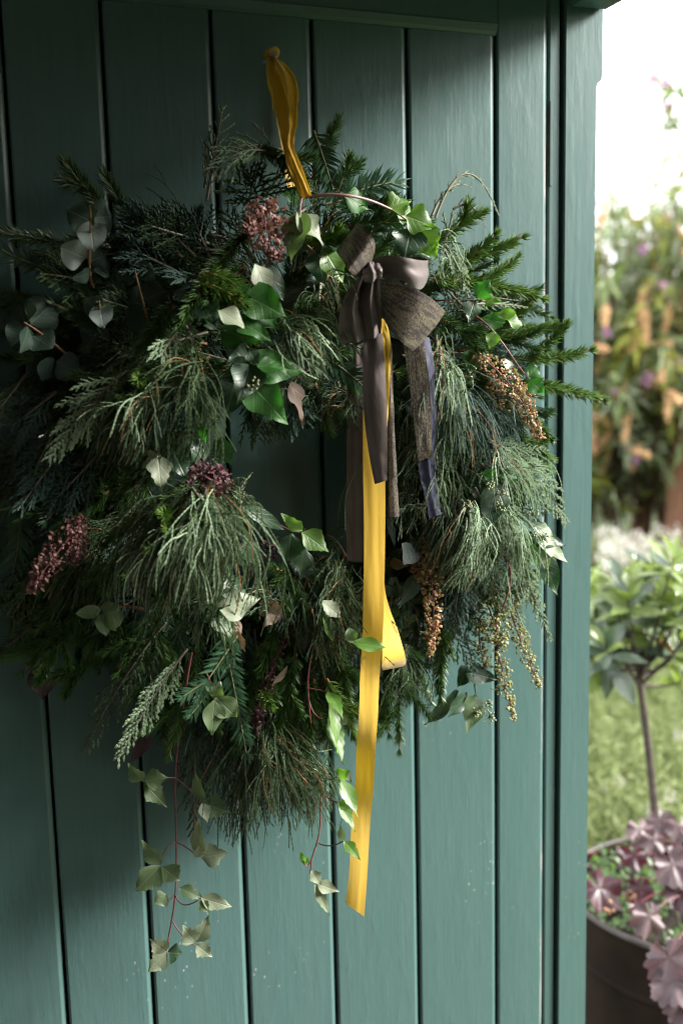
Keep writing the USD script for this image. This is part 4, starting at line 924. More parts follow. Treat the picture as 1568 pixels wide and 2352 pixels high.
# ---- flower heads and seed spikes
FS = [  # points, radius, count, size, material, petals, label
    ([(600, 470, .13), (615, 530, .15), (635, 600, .15)], .022, 270, .0034, "pink_floret", .75), ([(590, 475, .13), (575, 540, .14)], .012, 70, .0032, "pink_floret", .6), ([(545, 620, .13), (550, 660, .13)], .008, 40, .0028, "mauve_floret", .3),
    ([(445, 1085, .15), (480, 1100, .17), (520, 1115, .15)], .017, 300, .0026, "mauve_floret", .7), ([(540, 1130, .1), (520, 1115, .11)], .014, 90, .0024, "mauve_floret", .7),
    ([(195, 1190, .15), (135, 1265, .16), (65, 1360, .16)], .014, 330, .0026, "mauve_floret_warm", .5), ([(190, 1220, .15), (165, 1300, .15)], .012, 120, .0026, "mauve_floret_warm", .5),
    ([(980, 1240, .12), (990, 1330, .14), (995, 1400, .14), (988, 1505, .13)], .0125, 300, .0028, "rust_seed", .5), ([(965, 1260, .11), (960, 1330, .12)], .012, 110, .0024, "rust_seed", .5),
    ([(1085, 815, .12), (1150, 860, .14), (1200, 930, .14), (1240, 1010, .13)], .0125, 320, .0028, "rust_seed", .6), ([(1130, 860, .12), (1150, 940, .13)], .010, 100, .0024, "rust_seed", .6), ([(1195, 880, .13), (1225, 960, .13)], .008, 90, .0024, "rust_seed", .6),
    ([(1140, 1380, .11), (1145, 1500, .11), (1160, 1570, .11), (1180, 1660, .11)], .0095, 230, .0026, "green_seed", .25), ([(1170, 1400, .11), (1195, 1470, .11), (1215, 1520, .11), (1238, 1580, .1)], .009, 190, .0026, "green_seed", .25), ([(1100, 1330, .1), (1130, 1420, .11), (1150, 1480, .11)], .024, 330, .0026, "green_seed", .3), ([(1100, 1420, .1), (1105, 1500, .1), (1120, 1530, .1)], .009, 110, .0026, "green_seed", .3), ([(1190, 1300, .1), (1180, 1400, .1)], .014, 150, .0026, "green_seed", .3), ([(1080, 1300, .1), (1100, 1400, .1)], .018, 150, .0026, "green_seed", .3),
    ([(650, 1480, .11), (620, 1550, .12), (595, 1660, .11)], .008, 170, .0025, "mauve_floret", .6), ([(585, 1620, .11), (590, 1680, .11)], .007, 60, .0025, "mauve_floret", .6), ([(670, 1400, .1), (650, 1480, .11)], .008, 80, .0025, "mauve_floret", .6),
    ([(760, 1290, .09), (770, 1340, .1)], .012, 80, .0025, "rust_seed", .5), ([(600, 1240, .08), (660, 1270, .09)], .016, 90, .0025, "mauve_floret", .5), ([(600, 1380, .08), (640, 1460, .08)], .02, 120, .0025, "mauve_floret", .5),
]
plant("mauve_floret_warm", [(0.05, 0.02, 0.018), (0.11, 0.045, 0.04), (0.19, 0.10, 0.085), (0.11, 0.085, 0.03)], rough=0.6, trans=0.15)
for i, (pts, rad, n, size, mat, pet) in enumerate(FS):
    flower_spike([U(q) for q in pts], rad, n, size, mat, seed=i, petal=pet, prof=[(0, .35), (.3, 1), (.7, .8), (1, .25)])
# ivy flower umbels
urng = np.random.default_rng(5)
for (u, v, d) in [(1155, 1130, .16), (1150, 1165, .16), (1125, 1115, .16), (1120, 1620, .11), (1140, 1590, .1), (1090, 1640, .11), (1125, 1650, .11), (1250, 1235, .15), (1225, 1180, .13), (1215, 1225, .13), (580, 880, .19)]:
    c = U((u, v, d))
    st, bd = MB(), MB()
    tips = c + unit(urng.normal(0, 1, (12, 3)) + CAMDIR * 0.6) * urng.uniform(0.004, 0.009, 12)[:, None]
    for t in tips:
        st.add(*tube(spline([c - CAMDIR * 0.006, t], 3), 0.0004, 4))
    blobs(bd, tips, 0.0013, urng, 0.9)
    o = obj("ivy_umbel", st.out(), "green_twig", wreath, True)
    obj("buds", bd.out(), "cream_bud", o, True, kind="stuff")
# ---------------------------------------------------------------- ribbons
def ribbon_mat(name, c0, c1, rough, sheen=0.3, weave=900.0, metal=0.0, trans=0.0, slub=0.3, tcol=(0.5, 0.3, 0.02)):
    look(name, {"g": ("geometry", {}), "tc": ("texture_coordinate", {}), "mp": ("mapping", {"scale": (60.0, 3.0, 1.0)}), "n": ("noise_texture", {"scale": 1.0, "detail": 4.0}),
                "w": ("noise_texture", {"scale": weave, "detail": 1.0}), "r": ("rgb_ramp", {"ramp": [(0.3, c0), (0.7, c1)]}), "bump": ("bump", {"strength": 0.25, "distance": 0.0006}),
                "ad": ("math", {"math_type": "add"}), "sl": ("math", {"math_type": "multiply", "value2": slub}),
                "p": ("principled_bsdf", {"roughness": rough, "sheen_weight": sheen, "specular_ior_level": 0.35}), "t": ("translucent_bsdf", {"color": tcol}), "m": ("mix_closure", {"fac": trans})},
         [("tc.UV", "mp.vector"), ("mp.vector", "n.vector"), ("g.position", "w.vector"), ("n.fac", "r.fac"), ("r.color", "p.base_color"), ("w.fac", "ad.value1"), ("n.fac", "sl.value1"), ("sl.value", "ad.value2"), ("ad.value", "bump.height"), ("bump.normal", "p.normal"),
          ("p.BSDF", "m.closure1"), ("t.BSDF", "m.closure2")], "m.closure")


ribbon_mat("yellow_ribbon", (0.42, 0.25, 0.014), (0.55, 0.35, 0.028), 0.55, slub=0.12, trans=0.22, tcol=(0.8, 0.5, 0.02))
ribbon_mat("brown_satin", (0.052, 0.038, 0.035), (0.068, 0.050, 0.046), 0.55, sheen=0.2, slub=0.0)
ribbon_mat("navy_silk", (0.011, 0.013, 0.032), (0.018, 0.021, 0.045), 0.5, sheen=0.1, slub=0.0)
look("brocade", {  # flaking gold leaf over dark cloth, in lengthwise bands
    "tc": ("texture_coordinate", {}), "g": ("geometry", {}), "mp": ("mapping", {"scale": (16.0, 5.0, 1.0)}), "b": ("noise_texture", {"scale": 1.0, "detail": 3.0}),
    "mf": ("mapping", {"scale": (700.0, 700.0, 420.0)}), "f": ("noise_texture", {"scale": 1.0, "detail": 4.0, "roughness": 0.7}),
    "mx": ("mix_float", {"fac": 0.6}), "mk": ("map_range", {"from_min": 0.47, "from_max": 0.60, "clamp": True}),
    "dark": ("mix", {"color1": (0.03, 0.028, 0.036), "color2": (0.07, 0.045, 0.05)}), "c": ("mix", {"color2": (0.36, 0.31, 0.22)}),
    "rr": ("map_range", {"to_min": 0.5, "to_max": 0.3}), "me": ("math", {"math_type": "multiply", "value2": 0.75}), "bump": ("bump", {"strength": 0.6, "distance": 0.001}),
    "p": ("principled_bsdf", {})},
    [("tc.UV", "mp.vector"), ("mp.vector", "b.vector"), ("g.position", "mf.vector"), ("mf.vector", "f.vector"), ("b.fac", "mx.a"), ("f.fac", "mx.b"), ("mx.result", "mk.value"), ("b.fac", "dark.fac"),
     ("mk.result", "c.fac"), ("dark.color", "c.color1"), ("c.color", "p.base_color"), ("mk.result", "rr.value"), ("rr.result", "p.roughness"), ("mk.result", "me.value1"), ("me.value", "p.metallic"), ("f.fac", "bump.height"), ("bump.normal", "p.normal")])


def ribbon(edges, n=48, m=13, bulge=0.0, wr=0.0015, seed=0, folds=(), fray=0.0):
    """Cloth strip between two spline edges, bulging towards its right-hand normal, with soft wrinkles and lengthwise folds (pos, depth, width)."""
    A = spline([U(e[0]) for e in edges], n)
    B = spline([U(e[1]) for e in edges], n)
    s = np.linspace(0, 1, m)
    v = A[:, None] * (1 - s)[None, :, None] + B[:, None] * s[None, :, None]
    du = np.gradient(v, axis=0); dv = np.gradient(v, axis=1)
    nn = unit(np.cross(du, dv))
    nn *= np.where(nn @ CAMDIR < 0, -1, 1)[..., None] if bulge >= 0 else 1
    w = np.linalg.norm(B - A, axis=1)
    off = bulge * w[:, None] * (1 - (2 * s - 1) ** 2)[None]
    T = np.linspace(0, 1, n)[:, None]
    nz = fbm(np.stack([T * 7 + 0 * s[None], s[None] * 2.5 + 0 * T, np.full((n, m), seed * 3.7)], -1), 3, seed) - 0.5
    off = off + nz * wr * 2
    for pos, dep, wd in folds:
        off = off + dep * np.exp(-((s[None] - pos - 0.06 * np.sin(T * 5 + seed)) / wd) ** 2) * (1 - T * 0.6)
    v = v + nn * off[..., None]
    i = (np.arange(n - 1)[:, None] * m + np.arange(m - 1)[None]).reshape(-1, 1)
    f = np.hstack([i, i + 1, i + m + 1, i + m])
    uv = np.stack([s[None] + 0 * T, T + 0 * s[None]], -1).reshape(-1, 2)
    return (v.reshape(-1, 3), np.vstack([f[:, [0, 1, 2]], f[:, [0, 2, 3]]])), uv


def rib(parent, name, mat, edges, label=None, **k):
    g, uv = ribbon(edges, **k)
    return obj(name, g, mat, parent, True, uv, label=label)


bow = thing("ribbon_bow", P(845, 640, .17), "big looped bow of brown satin, gold flecked brocade and long yellow ribbon on the wreath", "bow")
# gold brocade loop standing up at the left of the knot
rib(bow, "loop", "brocade", [((790, 600, .12), (835, 545, .13)), ((773, 576, .14), (820, 513, .16)), ((777, 585, .185), (829, 516, .20)), ((788, 600, .215), (842, 528, .225)), ((801, 620, .228), (859, 552, .232)), ((815, 632, .215), (854, 596, .215)), ((822, 634, .19), (842, 618, .19))],
    bulge=0.02, wr=.0016, seed=1, n=60, label="gold flecked brocade loop rolled upright")
# brown satin loop to the right
rib(bow, "loop", "brown_satin", [((852, 600, .185), (858, 640, .18)), ((880, 588, .205), (885, 640, .195)), ((920, 590, .22), (925, 645, .21)), ((955, 596, .215), (955, 662, .205)), ((976, 598, .19), (972, 658, .18)), ((982, 596, .165), (978, 640, .155)), ((965, 590, .14), (960, 632, .135)), ((910, 590, .13), (905, 640, .13))],
    bulge=0.12, wr=.0018, seed=2, folds=((.35, -.003, .2),), label="brown satin loop puffed out to the right")
# brown satin flap in front, with folds, and its cut edge
rib(bow, "tail", "brown_satin", [((828, 630, .20), (868, 600, .205)), ((800, 665, .2), (872, 650, .205)), ((783, 705, .195), (874, 690, .20)), ((777, 745, .19), (876, 730, .195)), ((782, 792, .185), (876, 770, .19))],
    bulge=0.03, wr=.0018, seed=3, m=31, folds=((.3, .008, .07), (.52, -.009, .06), (.72, .010, .06), (.9, -.006, .05)), label="short folded brown satin flap in front of the knot")
rib(bow, "knot", "brown_satin", [((838, 612, .21), (872, 606, .21)), ((832, 628, .222), (878, 622, .222)), ((836, 646, .212), (876, 640, .212))], bulge=.1, wr=.002, seed=4, n=20, folds=((.4, .005, .08), (.7, -.005, .08)))
# brocade loop to the lower right, folded sharply and returning
rib(bow, "loop", "brocade", [((872, 642, .185), (872, 705, .175)), ((905, 645, .21), (882, 735, .195)), ((950, 662, .225), (903, 765, .21)), ((990, 685, .225), (925, 788, .212)), ((1020, 712, .21), (945, 803, .20)), ((1018, 716, .195), (946, 806, .185)), ((985, 720, .175), (935, 795, .17)), ((930, 690, .16), (905, 750, .16))],
    bulge=.04, wr=.0015, seed=5, n=60, label="gold and plum brocade loop spread to the right")
# tail of the brocade, with its navy back showing and its navy end
rib(bow, "tail", "brocade", [((925, 790, .175), (972, 772, .18)), ((932, 830, .17), (978, 820, .178)), ((942, 900, .165), (986, 890, .172)), ((950, 970, .165), (990, 960, .17)), ((960, 1062, .16), (992, 1048, .165))], wr=.0015, seed=6, bulge=.03, label="long gold brocade tail with a frayed end")
rib(bow, "tail", "navy_silk", [((972, 772, .178), (988, 775, .17)), ((979, 830, .176), (997, 850, .165)), ((987, 900, .17), (1000, 920, .16)), ((990, 970, .168), (1003, 975, .158)), ((985, 1050, .163), (1000, 1050, .157)), ((975, 1065, .16), (1004, 1080, .155))], wr=.002, seed=7, m=9, label="navy silk backing along the brocade tail")
rib(bow, "tail", "navy_silk", [((960, 1064, .16), (996, 1050, .16)), ((968, 1110, .158), (1002, 1100, .155)), ((978, 1150, .155), (1008, 1150, .15)), ((984, 1192, .15), (1014, 1180, .15))], wr=.002, seed=8, m=9, folds=((.5, .004, .12),), label="pointed navy silk end below the brocade tail")
# brown tails
rib(bow, "tail", "brown_satin", [((836, 770, .185), (878, 765, .19)), ((833, 850, .185), (884, 850, .19)), ((834, 930, .182), (888, 940, .19)), ((842, 1010, .178), (889, 1020, .185)), ((860, 1112, .172), (888, 1102, .178))], bulge=.12, wr=.0015, seed=9, folds=((.3, -.002, .2),), label="brown satin tail hanging before the yellow ribbon")
rib(bow, "tail", "brown_satin", [((792, 780, .14), (836, 775, .142)), ((797, 900, .12), (838, 900, .122)), ((796, 1040, .10), (834, 1040, .10)), ((795, 1170, .09), (834, 1170, .09)), ((796, 1288, .085), (833, 1292, .085))], wr=.0018, seed=10, folds=((.5, .003, .2),), label="long brown satin tail at the left, in shade")
rib(bow, "tail", "brocade", [((886, 780, .165), (900, 790, .165)), ((888, 900, .16), (903, 900, .16)), ((890, 1040, .155), (908, 1030, .158)), ((893, 1186, .15), (917, 1186, .152))], bulge=.2, wr=.002, seed=11, m=9, label="rough dark brocade tail twisted narrow")
# yellow ribbon: down behind the brown tail, then to the slanted end; doubled back into a loop
rib(bow, "tail", "yellow_ribbon", [((871, 728, .185), (884, 735, .185)), ((877, 790, .18), (897, 790, .18)), ((880, 850, .176), (896, 850, .176)), ((878, 920, .172), (893, 920, .172)), ((872, 1010, .168), (886, 1010, .168))], wr=.002, seed=12, m=9, label="upper length of the yellow ribbon beside the brown tail")
rib(bow, "tail", "yellow_ribbon", [((834, 940, .166), (866, 945, .17)), ((834, 1100, .166), (884, 1100, .17)), ((836, 1250, .17), (884, 1250, .172)), ((834, 1370, .172), (882, 1370, .176)), ((831, 1480, .172), (877, 1485, .18)), ((826, 1560, .172), (871, 1562, .17)), ((824, 1640, .168), (868, 1640, .164)), ((818, 1720, .154), (862, 1722, .162)), ((816, 1800, .146), (858, 1802, .156)), ((808, 1880, .144), (851, 1884, .144)), ((804, 1960, .138), (846, 1962, .134)), ((793, 2074, .125), (836, 2106, .128))], n=110, m=17, wr=.0008, seed=13, bulge=.02, label="long yellow ribbon tail with a slanted end")
rib(bow, "loop", "yellow_ribbon", [((872, 1330, .165), (883, 1340, .165)), ((874, 1400, .168), (893, 1395, .16)), ((877, 1460, .172), (914, 1452, .16)), ((877, 1512, .176), (930, 1505, .165)), ((877, 1534, .170), (932, 1520, .158)), ((880, 1541, .155), (927, 1529, .145)), ((884, 1530, .14), (915, 1520, .135)), ((884, 1480, .13), (905, 1475, .13))], wr=.0012, seed=14, bulge=.0, label="turned-back loop of the yellow ribbon")

hang = thing("hanging_ribbon", P(627, 120, .01), "crumpled yellow ribbon loop tied over a nail, holding the wreath on the door", "ribbon")
rib(hang, "strand", "yellow_ribbon", [((618, 136, .022), (634, 130, .024)), ((611, 152, .03), (650, 142, .042)), ((612, 178, .036), (672, 166, .062)), ((620, 215, .045), (684, 208, .08)), ((632, 260, .06), (686, 252, .09)), ((644, 300, .085), (678, 298, .105)), ((650, 340, .11), (676, 338, .125)), ((658, 380, .135), (690, 374, .145)), ((672, 415, .15), (703, 408, .155)), ((690, 455, .16), (716, 447, .16))],
    n=90, m=25, wr=.0045, seed=20, folds=((.18, .006, .08), (.42, -.008, .07), (.68, .007, .09), (.88, -.004, .06)), label="front strand")
rib(hang, "strand", "yellow_ribbon", [((622, 150, .012), (636, 150, .01)), ((628, 220, .012), (636, 222, .006)), ((634, 270, .014), (642, 272, .006)), ((644, 330, .02), (652, 332, .01)), ((652, 380, .03), (665, 384, .02)), ((660, 430, .04), (685, 436, .03))], n=40, m=7, wr=.001, seed=21, label="back strand")
kb = MB()
kc = spline([U(q) for q in [(617, 136, .02), (613, 124, .022), (622, 112, .024), (632, 112, .022), (635, 124, .018), (628, 134, .022), (616, 140, .024)]], 30)
kb.add(*tube(kc, 0.0026 + 0.0012 * np.sin(np.linspace(0, 14, 30)), 7))
obj("knot", kb.out(), "yellow_ribbon", hang, True)
nail = MB()
nail.add(*tube(np.array([P(626, 121, -.02), P(626, 121, .028)]), 0.0016, 8))
nail.add(*tube(np.array([P(626, 121, .028), P(626, 121, .0295)]), 0.0036, 10))
simple("nail_metal", (0.25, 0.2, 0.15), (0.45, 0.4, 0.33), 200, 0.4, metallic=0.8)
obj("nail", nail.out(), "nail_metal", label="small nail in the top plank that the yellow ribbon is tied over", cat="nail")
# ---------------------------------------------------------------- the garden beyond the post
plant("shrub_leaf", [(0.130, 0.169, 0.065), (0.221, 0.273, 0.130), (0.312, 0.364, 0.208), (0.351, 0.364, 0.169)], rough=0.55, trans=0.42, scale=2.0, tcol=(0.16, 0.24, 0.06))
plant("shrub_grey", [(0.188, 0.225, 0.138), (0.300, 0.344, 0.237), (0.400, 0.438, 0.338)], rough=0.55, trans=0.42, scale=2.0, tcol=(0.2, 0.27, 0.12))
plant("yellow_leaf", [(0.12, 0.16, 0.02), (0.22, 0.23, 0.03), (0.26, 0.20, 0.03)], rough=0.5, trans=0.35, scale=2.0, tcol=(0.4, 0.4, 0.05))
plant("orange_flower", [(0.48, 0.28, 0.13), (0.6, 0.41, 0.24), (0.66, 0.5, 0.34)], rough=0.6, trans=0.2)
plant("pink_flower", [(0.45, 0.22, 0.4), (0.58, 0.35, 0.53)], rough=0.6, trans=0.2)
plant("white_flower", [(0.5, 0.47, 0.4), (0.68, 0.64, 0.6)], rough=0.6, trans=0.25)
plant("fern_green", [(0.21, 0.26, 0.085), (0.31, 0.36, 0.16), (0.40, 0.43, 0.25)], rough=0.55, trans=0.35, scale=3.0, tcol=(0.22, 0.34, 0.06))
plant("hill_foliage", [(0.05, 0.08, 0.05), (0.09, 0.12, 0.07)], rough=0.7, trans=0.2, scale=0.7)
simple("bark", (0.05, 0.028, 0.018), (0.13, 0.07, 0.045), 14, 0.85, 0.8, (1, 1, 0.25))
simple("red_bark", (0.12, 0.055, 0.03), (0.24, 0.12, 0.07), 9, 0.85, 0.8, (1, 1, 0.2), dist=0.02)
simple("bay_bark", (0.03, 0.022, 0.018), (0.085, 0.062, 0.05), 60, 0.8, 0.5)
simple("soil", (0.008, 0.006, 0.004), (0.03, 0.021, 0.014), 50, 0.95, 1.0)
simple("tub_iron", (0.006, 0.004, 0.0032), (0.024, 0.013, 0.009), 7, 0.8, 0.3, spec=0.12)
simple("tub_rim", (0.03, 0.024, 0.022), (0.08, 0.068, 0.064), 30, 0.45, 0.2)
simple("terracotta", (0.3, 0.11, 0.04), (0.42, 0.17, 0.07), 20, 0.8)
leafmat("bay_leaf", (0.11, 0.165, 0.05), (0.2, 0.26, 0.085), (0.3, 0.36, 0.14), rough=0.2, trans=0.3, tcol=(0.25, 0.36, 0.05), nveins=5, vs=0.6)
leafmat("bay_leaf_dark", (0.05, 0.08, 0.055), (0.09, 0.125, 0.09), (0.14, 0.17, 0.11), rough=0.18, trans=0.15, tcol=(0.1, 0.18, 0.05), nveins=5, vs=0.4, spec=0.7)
leafmat("amber_leaf", (0.3, 0.13, 0.03), (0.42, 0.2, 0.05), (0.4, 0.26, 0.1), rough=0.4, trans=0.3, tcol=(0.6, 0.3, 0.04), nveins=5, vs=0.4)
leafmat("heuchera_leaf", (0.042, 0.024, 0.029), (0.135, 0.097, 0.103), (0.08, 0.04, 0.045), rough=0.5, trans=0.1, tcol=(0.3, 0.1, 0.12), nveins=3, vs=0.25, blot=0.5, blotcol=(0.05, 0.02, 0.025))
leafmat("heuchera_dark", (0.026, 0.012, 0.017), (0.06, 0.028, 0.036), (0.04, 0.015, 0.02), rough=0.38, trans=0.2, tcol=(0.3, 0.04, 0.06), nveins=3, vs=0.5)
leafmat("small_green_leaf", (0.05, 0.12, 0.03), (0.12, 0.2, 0.08), (0.2, 0.27, 0.15), rough=0.4, trans=0.3, tcol=(0.2, 0.4, 0.06), nveins=3, vs=0.4)

# half-barrel sized metal tub with a standard bay in it
TC = np.array([1.276, 0.428, 0.0])
tub = thing("metal_tub", TC, "round dark rusty metal tub with a pale rim beside the porch post", "tub")


def lathe(prof, c, k=72, wob=0.0):
    pr = np.asarray(prof, float)
    a = np.arange(k) * 2 * np.pi / k
    v = np.stack([c[0] + pr[:, :1] * np.cos(a)[None] * (1 + wob * np.sin(3 * a)), c[1] + pr[:, :1] * np.sin(a)[None], np.broadcast_to(c[2] + pr[:, 1:2], (len(pr), k))], -1)
    i = np.arange(len(pr) - 1)[:, None] * k; j = np.arange(k)[None]
    q = np.stack([i + j, i + (j + 1) % k, i + k + (j + 1) % k, i + k + j], -1).reshape(-1, 4)
    return v.reshape(-1, 3), np.vstack([q[:, [0, 1, 2]], q[:, [0, 2, 3]]])


obj("tub_wall", lathe([(0.0, 0.002), (0.198, 0.002), (0.202, 0.02), (0.219, 0.25), (0.2315, 0.435), (0.227, 0.437), (0.216, 0.25), (0.21, 0.2)], TC, wob=0.006), "tub_iron", tub, 40)
rim = lathe([(0.2325 + 0.0055 * math.cos(t), 0.4445 + 0.0055 * math.sin(t)) for t in np.linspace(0, 2 * np.pi, 13)], TC, wob=0.006)
obj("rim", rim, "tub_rim", tub, True)
for zz in (0.16, 0.33):
    obj("hoop", lathe([(0.2145 + (zz - .2) * .07 + 0.0035 * math.cos(t), zz + 0.008 * math.sin(t)) for t in np.linspace(0, 2 * np.pi, 9)], TC, wob=0.006), "tub_iron", tub, True)
a = np.linspace(0, 2 * np.pi, 41)[:-1]
sr = np.linspace(0, 0.222, 9)
sv = np.stack([TC[0] + sr[:, None] * np.cos(a), TC[1] + sr[:, None] * np.sin(a), 0.385 + 0.03 * fbm(np.stack([sr[:, None] * np.cos(a) * 20 + 50, sr[:, None] * np.sin(a) * 20 + 50, 0 * sr[:, None] * a], -1), 3, 2)], -1)
i = np.arange(8)[:, None] * 40; j = np.arange(40)[None]
q = np.stack([i + j, i + (j + 1) % 40, i + 40 + (j + 1) % 40, i + 40 + j], -1).reshape(-1, 4)
obj("soil", (sv.reshape(-1, 3), np.vstack([q[:, [0, 1, 2]], q[:, [0, 2, 3]]])), "soil", tub, True)

# bay standard
g = np.random.default_rng(11)
B0, B1 = PD(1515, 1965, 2.22), PD(1468, 1560, 2.22)
B0[2] = 0.40
bay = thing("bay_tree", B0, "young standard bay tree with a thin bare stem and glossy yellow-green crown", "tree")
stem = spline([B0, B0 * .55 + B1 * .45 + [0.004, 0, 0], B1], 20)
trunk = obj("trunk", tube(stem, np.linspace(0.0095, 0.0075, 20) * (1 + 0.08 * np.sin(np.arange(20) * 2.1)), 9), "bay_bark", bay, True)
shoots = [(1440, 1370), (1390, 1480), (1370, 1420), (1500, 1300), (1545, 1280), (1480, 1380), (1550, 1400), (1520, 1440), (1420, 1330), (1400, 1430), (1560, 1480), (1460, 1460), (1590, 1350), (1600, 1440), (1530, 1350), (1450, 1420), (1360, 1350), (1630, 1400), (1500, 1500), (1580, 1560), (1350, 1500), (1480, 1320), (1560, 1330), (1420, 1400), (1520, 1380)]
for (u, v) in shoots:
    e = PD(u, v, 2.22 + g.uniform(-0.12, 0.12))
    c = spline([B1 + (0, 0, g.uniform(-.02, .06)), (B1 + e) / 2 + [0, 0, -0.015], e], 10)
    br = obj("branch", tube(c, np.linspace(0.0042, 0.0018, 10), 5), "bay_bark", bay, True)
    n = int(g.integers(9, 13))
    up = unit(unit(e - B1) + [0, 0, 0.7])
    for k in range(n):
        ph = k * 2.4 + g.uniform(-.3, .3)
        s1 = unit(np.cross(up, [0.2, 1, 0.1])); s2 = np.cross(up, s1)
        tt = k / n
        d = unit(up * (0.15 + 1.0 * tt) + (s1 * math.cos(ph) + s2 * math.sin(ph)) * (1.0 - 0.45 * tt) + [0, 0, -0.25 * (1 - tt)])
        L = g.uniform(0.07, 0.1) * (1 - 0.25 * tt)
        b = e - up * 0.035 * (1 - tt)
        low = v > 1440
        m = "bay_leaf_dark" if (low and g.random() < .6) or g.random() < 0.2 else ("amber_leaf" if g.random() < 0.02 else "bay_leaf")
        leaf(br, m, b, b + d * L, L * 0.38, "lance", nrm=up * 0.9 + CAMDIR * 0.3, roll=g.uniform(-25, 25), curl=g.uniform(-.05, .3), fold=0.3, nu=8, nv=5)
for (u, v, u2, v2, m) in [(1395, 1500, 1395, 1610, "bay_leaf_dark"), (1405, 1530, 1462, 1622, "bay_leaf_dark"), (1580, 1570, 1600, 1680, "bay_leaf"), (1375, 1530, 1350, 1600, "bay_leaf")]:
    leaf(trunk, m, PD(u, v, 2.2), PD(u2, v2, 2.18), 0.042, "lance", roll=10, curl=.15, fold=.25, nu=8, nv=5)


def lobed_leaf(c, n, up, R, seed, lobes=5, teeth=3):
    """Round heuchera leaf: five toothed lobes, ruffled, on its own stalk point c."""
    rng = np.random.default_rng(seed)
    n = unit(n); a = unit(up - (up @ n) * n); b = np.cross(n, a)
    K, J = 91, 5
    th = np.linspace(-np.pi * 0.93, np.pi * 0.93, K)
    fr = np.abs(((th * lobes / 2 / 0.97 / np.pi) + 0.5) % 1 - 0.5) * 2
    ft = np.abs(((th * lobes * teeth / 2 / 0.97 / np.pi) + 0.5) % 1 - 0.5) * 2
    lob = 0.74 + 0.14 * (1 - fr) ** 0.7 + 0.15 * (1 - ft) + rng.normal(0, .02, K)
    rad = R * lob * (0.8 + 0.2 * np.cos(th))
    rr = np.linspace(0, 1, J)
    ruff = 0.16 * R * np.sin(th * lobes + rng.uniform(0, 6))[None] * (rr ** 2)[:, None] + 0.10 * R * (rr ** 2)[:, None] * rng.uniform(-1.5, 1.0)
    v = c + (rr[:, None] * rad[None] * np.cos(th)[None])[..., None] * a + (rr[:, None] * rad[None] * np.sin(th)[None])[..., None] * b + ruff[..., None] * n
    i = np.arange(J - 1)[:, None] * K; j = np.arange(K - 1)[None]
    q = np.stack([i + j, i + j + 1, i + K + j + 1, i + K + j], -1).reshape(-1, 4)
    uv = np.stack([0.5 + 0.06 + 0.4 * np.abs(((th * lobes / 2 / 0.97 / np.pi + 0.5) % 1) - 0.5)[None] * rr[:, None], 0 * th[None] + rr[:, None]], -1).reshape(-1, 2)
    return v.reshape(-1, 3), np.vstack([q[:, [0, 1, 2]], q[:, [0, 2, 3]]]), uv


heu = thing("heuchera", TC + [0.0, -0.1, 0.4], "purple-leaved heuchera with ruffled lobed leaves spilling over the tub rim", "plant")
HL = [  # u, v, distance, radius, material, tilt
    (1545, 1985, 1.95, .048, 0), (1490, 2105, 1.85, .036, 0), (1468, 1905, 2.1, .034, 0), (1535, 2200, 1.72, .048, 0), (1545, 2255, 1.70, .045, 0), (1560, 2310, 1.68, .03, 0), (1560, 2050, 1.92, .04, 1), (1455, 1965, 2.02, .026, 1), (1470, 2040, 1.95, .028, 1), (1375, 2040, 1.95, .046, 1), (1500, 1930, 2.08, .03, 0), (1515, 1885, 2.15, .036, 0), (1560, 1900, 2.12, .034, 0), (1460, 2080, 1.9, .02, 1), (1365, 1992, 2.2, .04, 1), (1400, 1978, 2.25, .035, 1), (1437, 1968, 2.25, .035, 1), (1620, 2060, 1.9, .05, 1), (1620, 1950, 2.0, .05, 0)]
HC = TC + [0.05, -0.06, 0.395]
for i, (u, v, t, R, dk) in enumerate(HL):
    c = PD(u, v, t)
    c2 = HC + (c - HC) * 0.1
    mid = (c + c2) / 2 + [0, 0, 0.05 if c[2] > .4 else .09]
    st = obj("stalk", tube(spline([c2, mid, c], 10), 0.0012, 5), "red_stem", heu, True)
    nrm = unit(CAMDIR * 0.65 + g.normal(0, 0.28, 3) + [0, 0, 0.5])
    vv, ff, uv = lobed_leaf(c, nrm, unit(np.array([-.3, -.3, -1.0]) + g.normal(0, .35, 3)), R * 1.2, i)
    obj("leaf", (vv, ff), "heuchera_dark" if dk else "heuchera_leaf", st, True, uv)
# small green plants on the soil
low = thing("trailing_plant", TC + [-.05, -.1, .39], "small green trailing plant with tiny leaves on the tub soil", "plant")
mb, sb = MB(), MB()
for k in range(110):
    a, r = g.uniform(0, 2 * np.pi), 0.20 * math.sqrt(g.uniform(0, 1))
    b = TC + [r * math.cos(a), r * math.sin(a), 0.39]
    e = b + [g.normal(0, .03), g.normal(0, .03), g.uniform(.015, .09)]
    c = spline([b, (b + e) / 2 + [0.008, 0, 0.01], e], 8)
    sb.add(*tube(c, 0.0009, 4))
    for q in range(7):
        p = along(c, np.array([0.2 + .8 * q / 6]))[0][0]
        lv = leaf_mesh(p, p + unit(g.normal(0, 1, 3) + [0, 0, .4]) * g.uniform(.010, .022), .010, "round", nrm=[0.1, -.3, 1], nu=5, nv=3, curl=.1)
        mb.add(lv[0], lv[1], lv[2])
s = obj("runner", sb.out(), "green_twig", low, True, kind="stuff")
obj("leaf", mb.out(), "small_green_leaf", low, True, mb.uvs(), kind="stuff")
flower_spot = [(1448, 2050, 1.95), (1455, 2068, 1.94), (1441, 2058, 1.95), (1396, 2090, 1.9)]
mb = MB()
blobs(mb, np.array([PD(u + g.normal(0, 4), v + g.normal(0, 7), t) for u, v, t in flower_spot for _ in range(6)]), 0.0045, g, .9)
